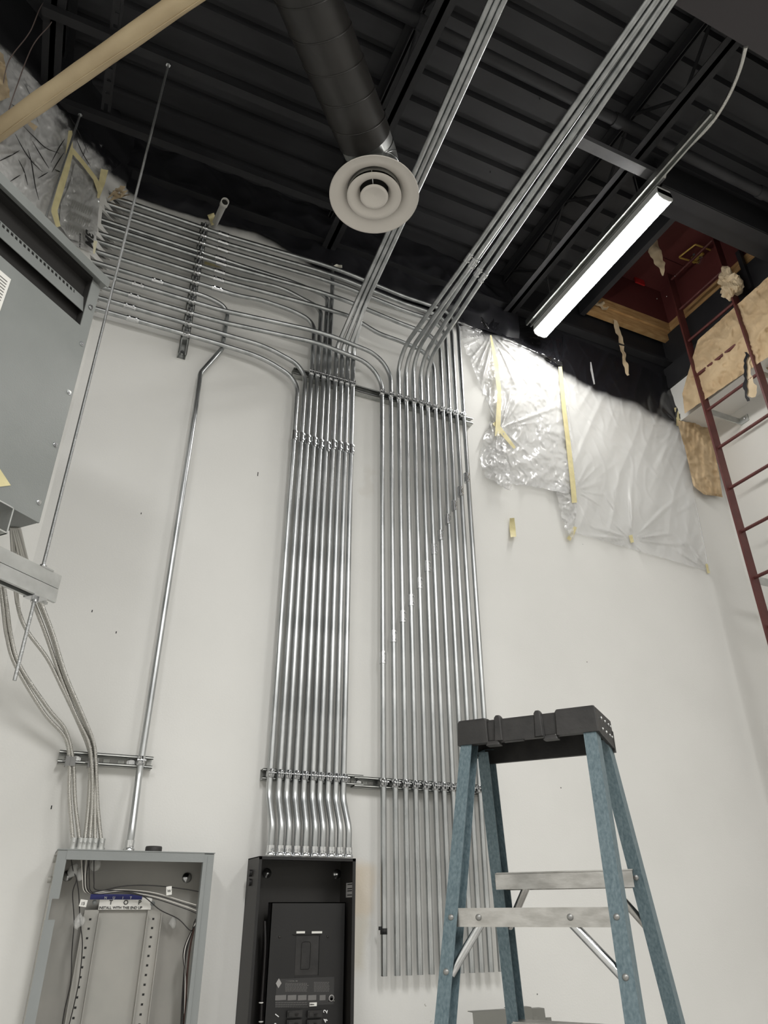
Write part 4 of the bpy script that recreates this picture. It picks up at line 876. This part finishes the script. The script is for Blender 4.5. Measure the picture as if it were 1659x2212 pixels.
# brown paper at the right
def SPp(px, py, off=0): return XP(px, py, 3.60-off)
def RP(px, py, off=0): return XP(px, py, XR-off)
sheet('paper_sheet', SPp, [(1507, 735), (1488, 800), (1474, 850), (1479, 893)], [(1668, 590), (1668, 690), (1668, 765)], 90, 60, lambda u, v, x, y: .012+crk(u, v, x, y, 31, .028, .03)+.012*ridge(x*.7+y*.7, (y-x)*.15, .03, 8), paper, 'long brown masking paper along the boxed beam behind the fixed ladder', 'paper', .8, 2)
sheet('paper_sheet', BP, [(1462, 908), (1480, 970), (1498, 1050), (1520, 1068)], [(1531, 918), (1541, 960), (1553, 1020), (1561, 1074)], 40, 60, lambda u, v, x, y: .012+crk(u, v, x, y, 33, .03, .03)+.01*ridge(x, y*.12, .08, 3), paper, 'brown masking paper hanging on the back wall at the right corner', 'paper', .7, 5)
sheet('paper_sheet', RP, [(1612, 655), (1616, 700), (1622, 740)], [(1672, 640), (1680, 700), (1684, 740)], 30, 30, lambda u, v, x, y: .12+crk(u, v, x, y, 37, .06, .03), paperl, 'crumpled brown paper behind the right rail of the fixed ladder', 'paper', 3, 5)
sheet('paper_sheet', RP, [(1640, 745), (1650, 790)], [(1690, 740), (1690, 830)], 20, 20, lambda u, v, x, y: .16+crk(u, v, x, y, 39, .06, .03), paperl, 'small crumpled paper wad at the right picture edge', 'paper', 3, 5)
m = M().ball(XP(1578, 612, 3.53), .075, 30, (.7, .8, 1.25)); c_ = XP(1578, 612, 3.53)
for i, p in enumerate(m.v): m.v[i] = c_+(p-c_)*(.85+1.1*abs(noise.noise((p-c_)*30))+.7*noise.noise((p-c_)*14))
m.sm = [False]*len(m.f)
O(m, 'paper_wad', paperl, label='crumpled brown paper wrapped round the right ladder rail', cat='paper', keep=True)
def hang(nm, pts, wpx, X_, Y_, mt, lab, amp=.02):
    def pl(px, py, off=0):
        q = ray(px, py); t = Y_/q.y if Y_ else X_/q.x; return q*t+V((0, -off, 0))
    return strip(nm, pl, pts, wpx, 0, mt, lab, 'paper strip', 3, amp, 40, 1.5)
hang('paper_strip', [(1412, 508), (1414, 540), (1424, 565), (1431, 585), (1434, 594)], [14, 26, 22, 10, 3], 0, 2.25, paperl, 'wide torn paper strip hanging in front of the hatch opening')
hang('paper_strip', [(1322, 672), (1334, 710), (1343, 745), (1350, 785), (1356, 812)], [5, 10, 11, 9, 6], 0, 2.84, paperl, 'narrow long paper strip hanging from the lumber curb')
hang('paper_scrap', [(1280, 652), (1300, 658), (1313, 667)], [8, 14, 8], 0, 2.82, paperl, 'crumpled paper bit on the lumber curb beside the strip light')
hang('paper_strip', [(1618, 772), (1616, 800), (1622, 840), (1627, 858)], [4, 12, 20, 12], 3.56, 0, paperl, 'pale torn paper flag hanging between the fixed ladder rails')
hang('paper_strip', [(1612, 760), (1608, 800), (1611, 840), (1615, 868)], [6, 8, 7, 5], 3.55, 0, bfilm, 'black painted paper strip hanging between the fixed ladder rails')
# ================================================================ stepladder
cu = V((.618, -.786, 0)); cvv = V((.786, .618, 0)); NL = V((.956, 1.651, 0))
def LDR(a, b, z): return NL+cu*a+cvv*b+UZ*z
sd = thing('stepladder', 'blue fibreglass stepladder with black top cap and aluminium steps', 'ladder', LDR(.18, .09, -1.6))
zc = .437
m = M()
def cb(a0, a1, b0, b1, z0, z1): m.obox(LDR(a0, b0, z0), cu*(a1-a0), cvv*(b1-b0), UZ*(z1-z0))
def block(a0, a1, b0, b1, z0, z1, tp=.004):   # slightly tapered, chamfered block
    vs = []
    for z, t_ in ((z0, 0), (z1-.006, tp*.5), (z1, tp*.5+.003)):
        a_, b_, c_, d_ = a0+t_, a1-t_, b0+t_, b1-t_
        k = .003
        vs += [LDR(a_+k, c_, z), LDR(b_-k, c_, z), LDR(b_, c_+k, z), LDR(b_, d_-k, z), LDR(b_-k, d_, z), LDR(a_+k, d_, z), LDR(a_, d_-k, z), LDR(a_, c_+k, z)]
    m.add(vs, [(i, (i+1) % 8, 8+(i+1) % 8, 8+i) for i in range(8)]+[(8+i, 8+(i+1) % 8, 16+(i+1) % 8, 16+i) for i in range(8)]+[tuple(range(7, -1, -1)), tuple(range(16, 24))])
block(0, .083, 0, .022, zc-.062, zc, .004); block(.257, .36, 0, .022, zc-.062, zc, .004)
block(.108, .228, .003, .020, zc-.062, zc-.006, .004)
cb(.07, .27, .010, .018, zc-.056, zc-.012)
cb(.008, .352, .016, .176, zc-.014, zc-.004); cb(.010, .082, .014, .180, zc-.008, zc-.001); cb(.258, .350, .014, .180, zc-.008, zc-.001)
for a0 in (.001, .351): m.add([LDR(a0, .004, zc-.062), LDR(a0+.008, .004, zc-.062), LDR(a0+.008, .183, zc-.075), LDR(a0, .183, zc-.075), LDR(a0+.001, .010, zc-.004), LDR(a0+.007, .010, zc-.004), LDR(a0+.007, .178, zc-.004), LDR(a0+.001, .178, zc-.004)], [(0, 1, 5, 4), (1, 2, 6, 5), (2, 3, 7, 6), (3, 0, 4, 7), (4, 5, 6, 7), (3, 2, 1, 0)])
cb(.0, .36, .172, .184, zc-.082, zc-.030); cb(.004, .07, .172, .182, zc-.03, zc-.006); cb(.29, .356, .172, .182, zc-.03, zc-.006)
for a0 in (.106, .210): block(a0-.006, a0+.016, -.002, .030, zc-.060, zc+.003, .005)
for a0 in (.078, .225): block(a0, a0+.036, -.005, .024, zc-.070, zc-.060, .002)
cb(.125, .175, .004, .010, zc-.066, zc-.060)
cap = O(m, 'top_cap', blkp, sd)
for a_, b_ in ((.36, .05), (.36, .09), (.36, .13), (.36, .155)):
    for z in (zc-.022, zc-.048): O(M().ball(LDR(a_, b_, z), .0035, 6), 'cap_rivet', galvd, cap)
sp_ = .06; bk, fr = .25, .30
def railp(side, face, z):               # centre line of a rail at height z
    dz = .38-z
    a = (.022 if side < 0 else .338)+side*sp_*dz; b = (.028-bk*dz) if face < 0 else (.150+fr*dz)
    return LDR(a, b, z)
CH = [(-.032, -.014), (.032, -.014), (.032, .016), (.0285, .016), (.0285, -.0105), (-.0285, -.0105), (-.0285, .016), (-.032, .016)]
for side in (-1, 1):
    for face in (-1, 1):
        a, b = railp(side, face, -1.58), railp(side, face, .385)
        w_ = .70 if face < 0 else .85
        pr = [(p[0]*w_, p[1]*side) for p in CH]
        rl = O(M().prism(a, b, pr, cvv), 'rail', fibre, sd)
        O(M().prism(railp(side, face, -1.6), railp(side, face, -1.52), [(p[0]*1.15, p[1]*1.2) for p in pr], cvv), 'foot', blkp, rl)
rvm = mat('rivet_grey', (.30, .30, .29), .4, .6)
def rv(p, d, nm='rivet', par=sd, r=.0065): return O(M().lathe([(0, .0045), (r*.6, .004), (r, .0015), (r, 0)], p, d, 14), nm, rvm, par)
fo = -cvv
for k, z in enumerate((-.008, -.35, -.69, -1.03, -1.37)):      # rear horizontals with diagonal braces
    a, b = railp(-1, -1, z), railp(1, -1, z); o_ = fo*.0195
    a = a+cu*.006+fo*.017; b = b-cu*.004+fo*.017
    hb_ = O(M().obox(a+UZ*-.018, b-a, cvv*.003, UZ*.036), 'rear_bar', alum, sd)
    ln = (b-a).normalized()
    for t_ in (.165, .735): rv(a.lerp(b, t_)+fo*.0005, fo, 'rivet', hb_)
    for s_, t_, side in ((-1, .165, -1), (1, .735, 1)):
        p = a.lerp(b, t_)+cvv*.012+UZ*-.012; q = railp(side, -1, z-.105)+cvv*.0+(-cu*side*.006)+fo*.006
        O(M().tube([p, q], .0095, 8), 'brace', zinc, sd)
    for side in (-1, 1):
        for zz in (z, z-.10):
            p = railp(side, -1, zz)+fo*.0225+cu*side*-.002; rv(p, fo)
for k, z in enumerate((.088, -.238, -.54, -.845, -1.15, -1.42)):  # steps
    a, b = railp(-1, 1, z), railp(1, 1, z); L_ = b-a; wd = .078
    a2 = a+cu*.004-cvv*(wd/2+.006); Lb = L_-cu*.008
    mm = M(); mm.obox(a2+UZ*-.002, Lb, cvv*wd, UZ*.003); mm.obox(a2+UZ*-.036, Lb, cvv*.002, UZ*.036); mm.obox(a2+cvv*(wd-.002)+UZ*-.036, Lb, cvv*.002, UZ*.036)
    for i in range(7): mm.obox(a2+cvv*(.010+i*.009)+UZ*.001, Lb, cvv*.003, UZ*.002)
    st = O(mm, 'step', alum, sd)
    for side, t_ in ((-1, .20), (1, .80)):
        p = a.lerp(b, t_)+UZ*-.03; q = railp(side, 1, z-.12)+(-cu*side*.01)
        O(M().tube([p, q], .0095, 8), 'brace', alum, st)
    for side in (-1, 1): rv(railp(side, 1, z-.015)+fo*.0275+cu*side*-.002, fo)
for side in (-1, 1):
    a = railp(side, -1, -.55); b = railp(side, 1, -.55); O(M().obox(a+cu*side*-.02, b-a, cu*.003, UZ*.02), 'spreader', alum, sd)
# ================================================================ things behind the ladder
gm = mat('olive_grey_steel', (.185, .185, .165), .5, 0, c2=(.16, .16, .145), sc=5)
for k, (px0, px1, py, Y, lb) in enumerate(((1021, 1102, 2186, 2.62, 'leftmost grey sheet metal cover leaning behind the stepladder'), (1100, 1148, 2178, 2.66, 'middle grey sheet metal cover leaning behind the stepladder'), (1140, 1176, 2180, 2.70, 'rightmost grey sheet metal cover with turned edge behind stepladder'))):
    a, b = G(px0, py, Y), G(px1, py, Y)
    t = thing('metal_cover', lb, 'metal cover', ((a.x+b.x)/2, Y-.1, -1.6), 'sheet metal covers behind the stepladder')
    mm = M(); zt2 = a.z; lean = V((0, .12, 0))
    mm.add([V((a.x, Y-.12, -1.6)), V((b.x, Y-.12, -1.6)), V((b.x, Y, zt2)), V((a.x, Y, zt2))]+[V((a.x, Y-.118, -1.6)), V((b.x, Y-.118, -1.6)), V((b.x, Y+.002, zt2)), V((a.x, Y+.002, zt2))], [(0, 1, 2, 3), (7, 6, 5, 4), (0, 4, 5, 1), (1, 5, 6, 2), (2, 6, 7, 3), (3, 7, 4, 0)])
    O(mm, 'cover_sheet', gm, t)
    O(M().box((a.x, Y, zt2-.002), (b.x, Y+.035, zt2)), 'top_flange', gm, t)
    if k:
        O(M().tube([(b.x+.012, Y+.01, zt2-.03), (b.x+.012, Y-.108, -1.6)], .018, 12), 'rolled_edge', gm, t)
p = BP(822, 2012, .055)
tk = O(M().lathe([(.0128, -.010), (.0134, -.010), (.0134, .010), (.0128, .010)], V((RX[0], CY, p.z)), (0, 0, 1), 12).box((RX[0]-.020, CY-.004, p.z+.004), (RX[0]-.012, CY+.004, p.z+.016)), 'tape_mark', ink, label='black tape mark on the lower end of the first right bank conduit', cat='tape')
# ================================================================ lift everything so that the floor is at zero
for o in TOP: o.location.z += H
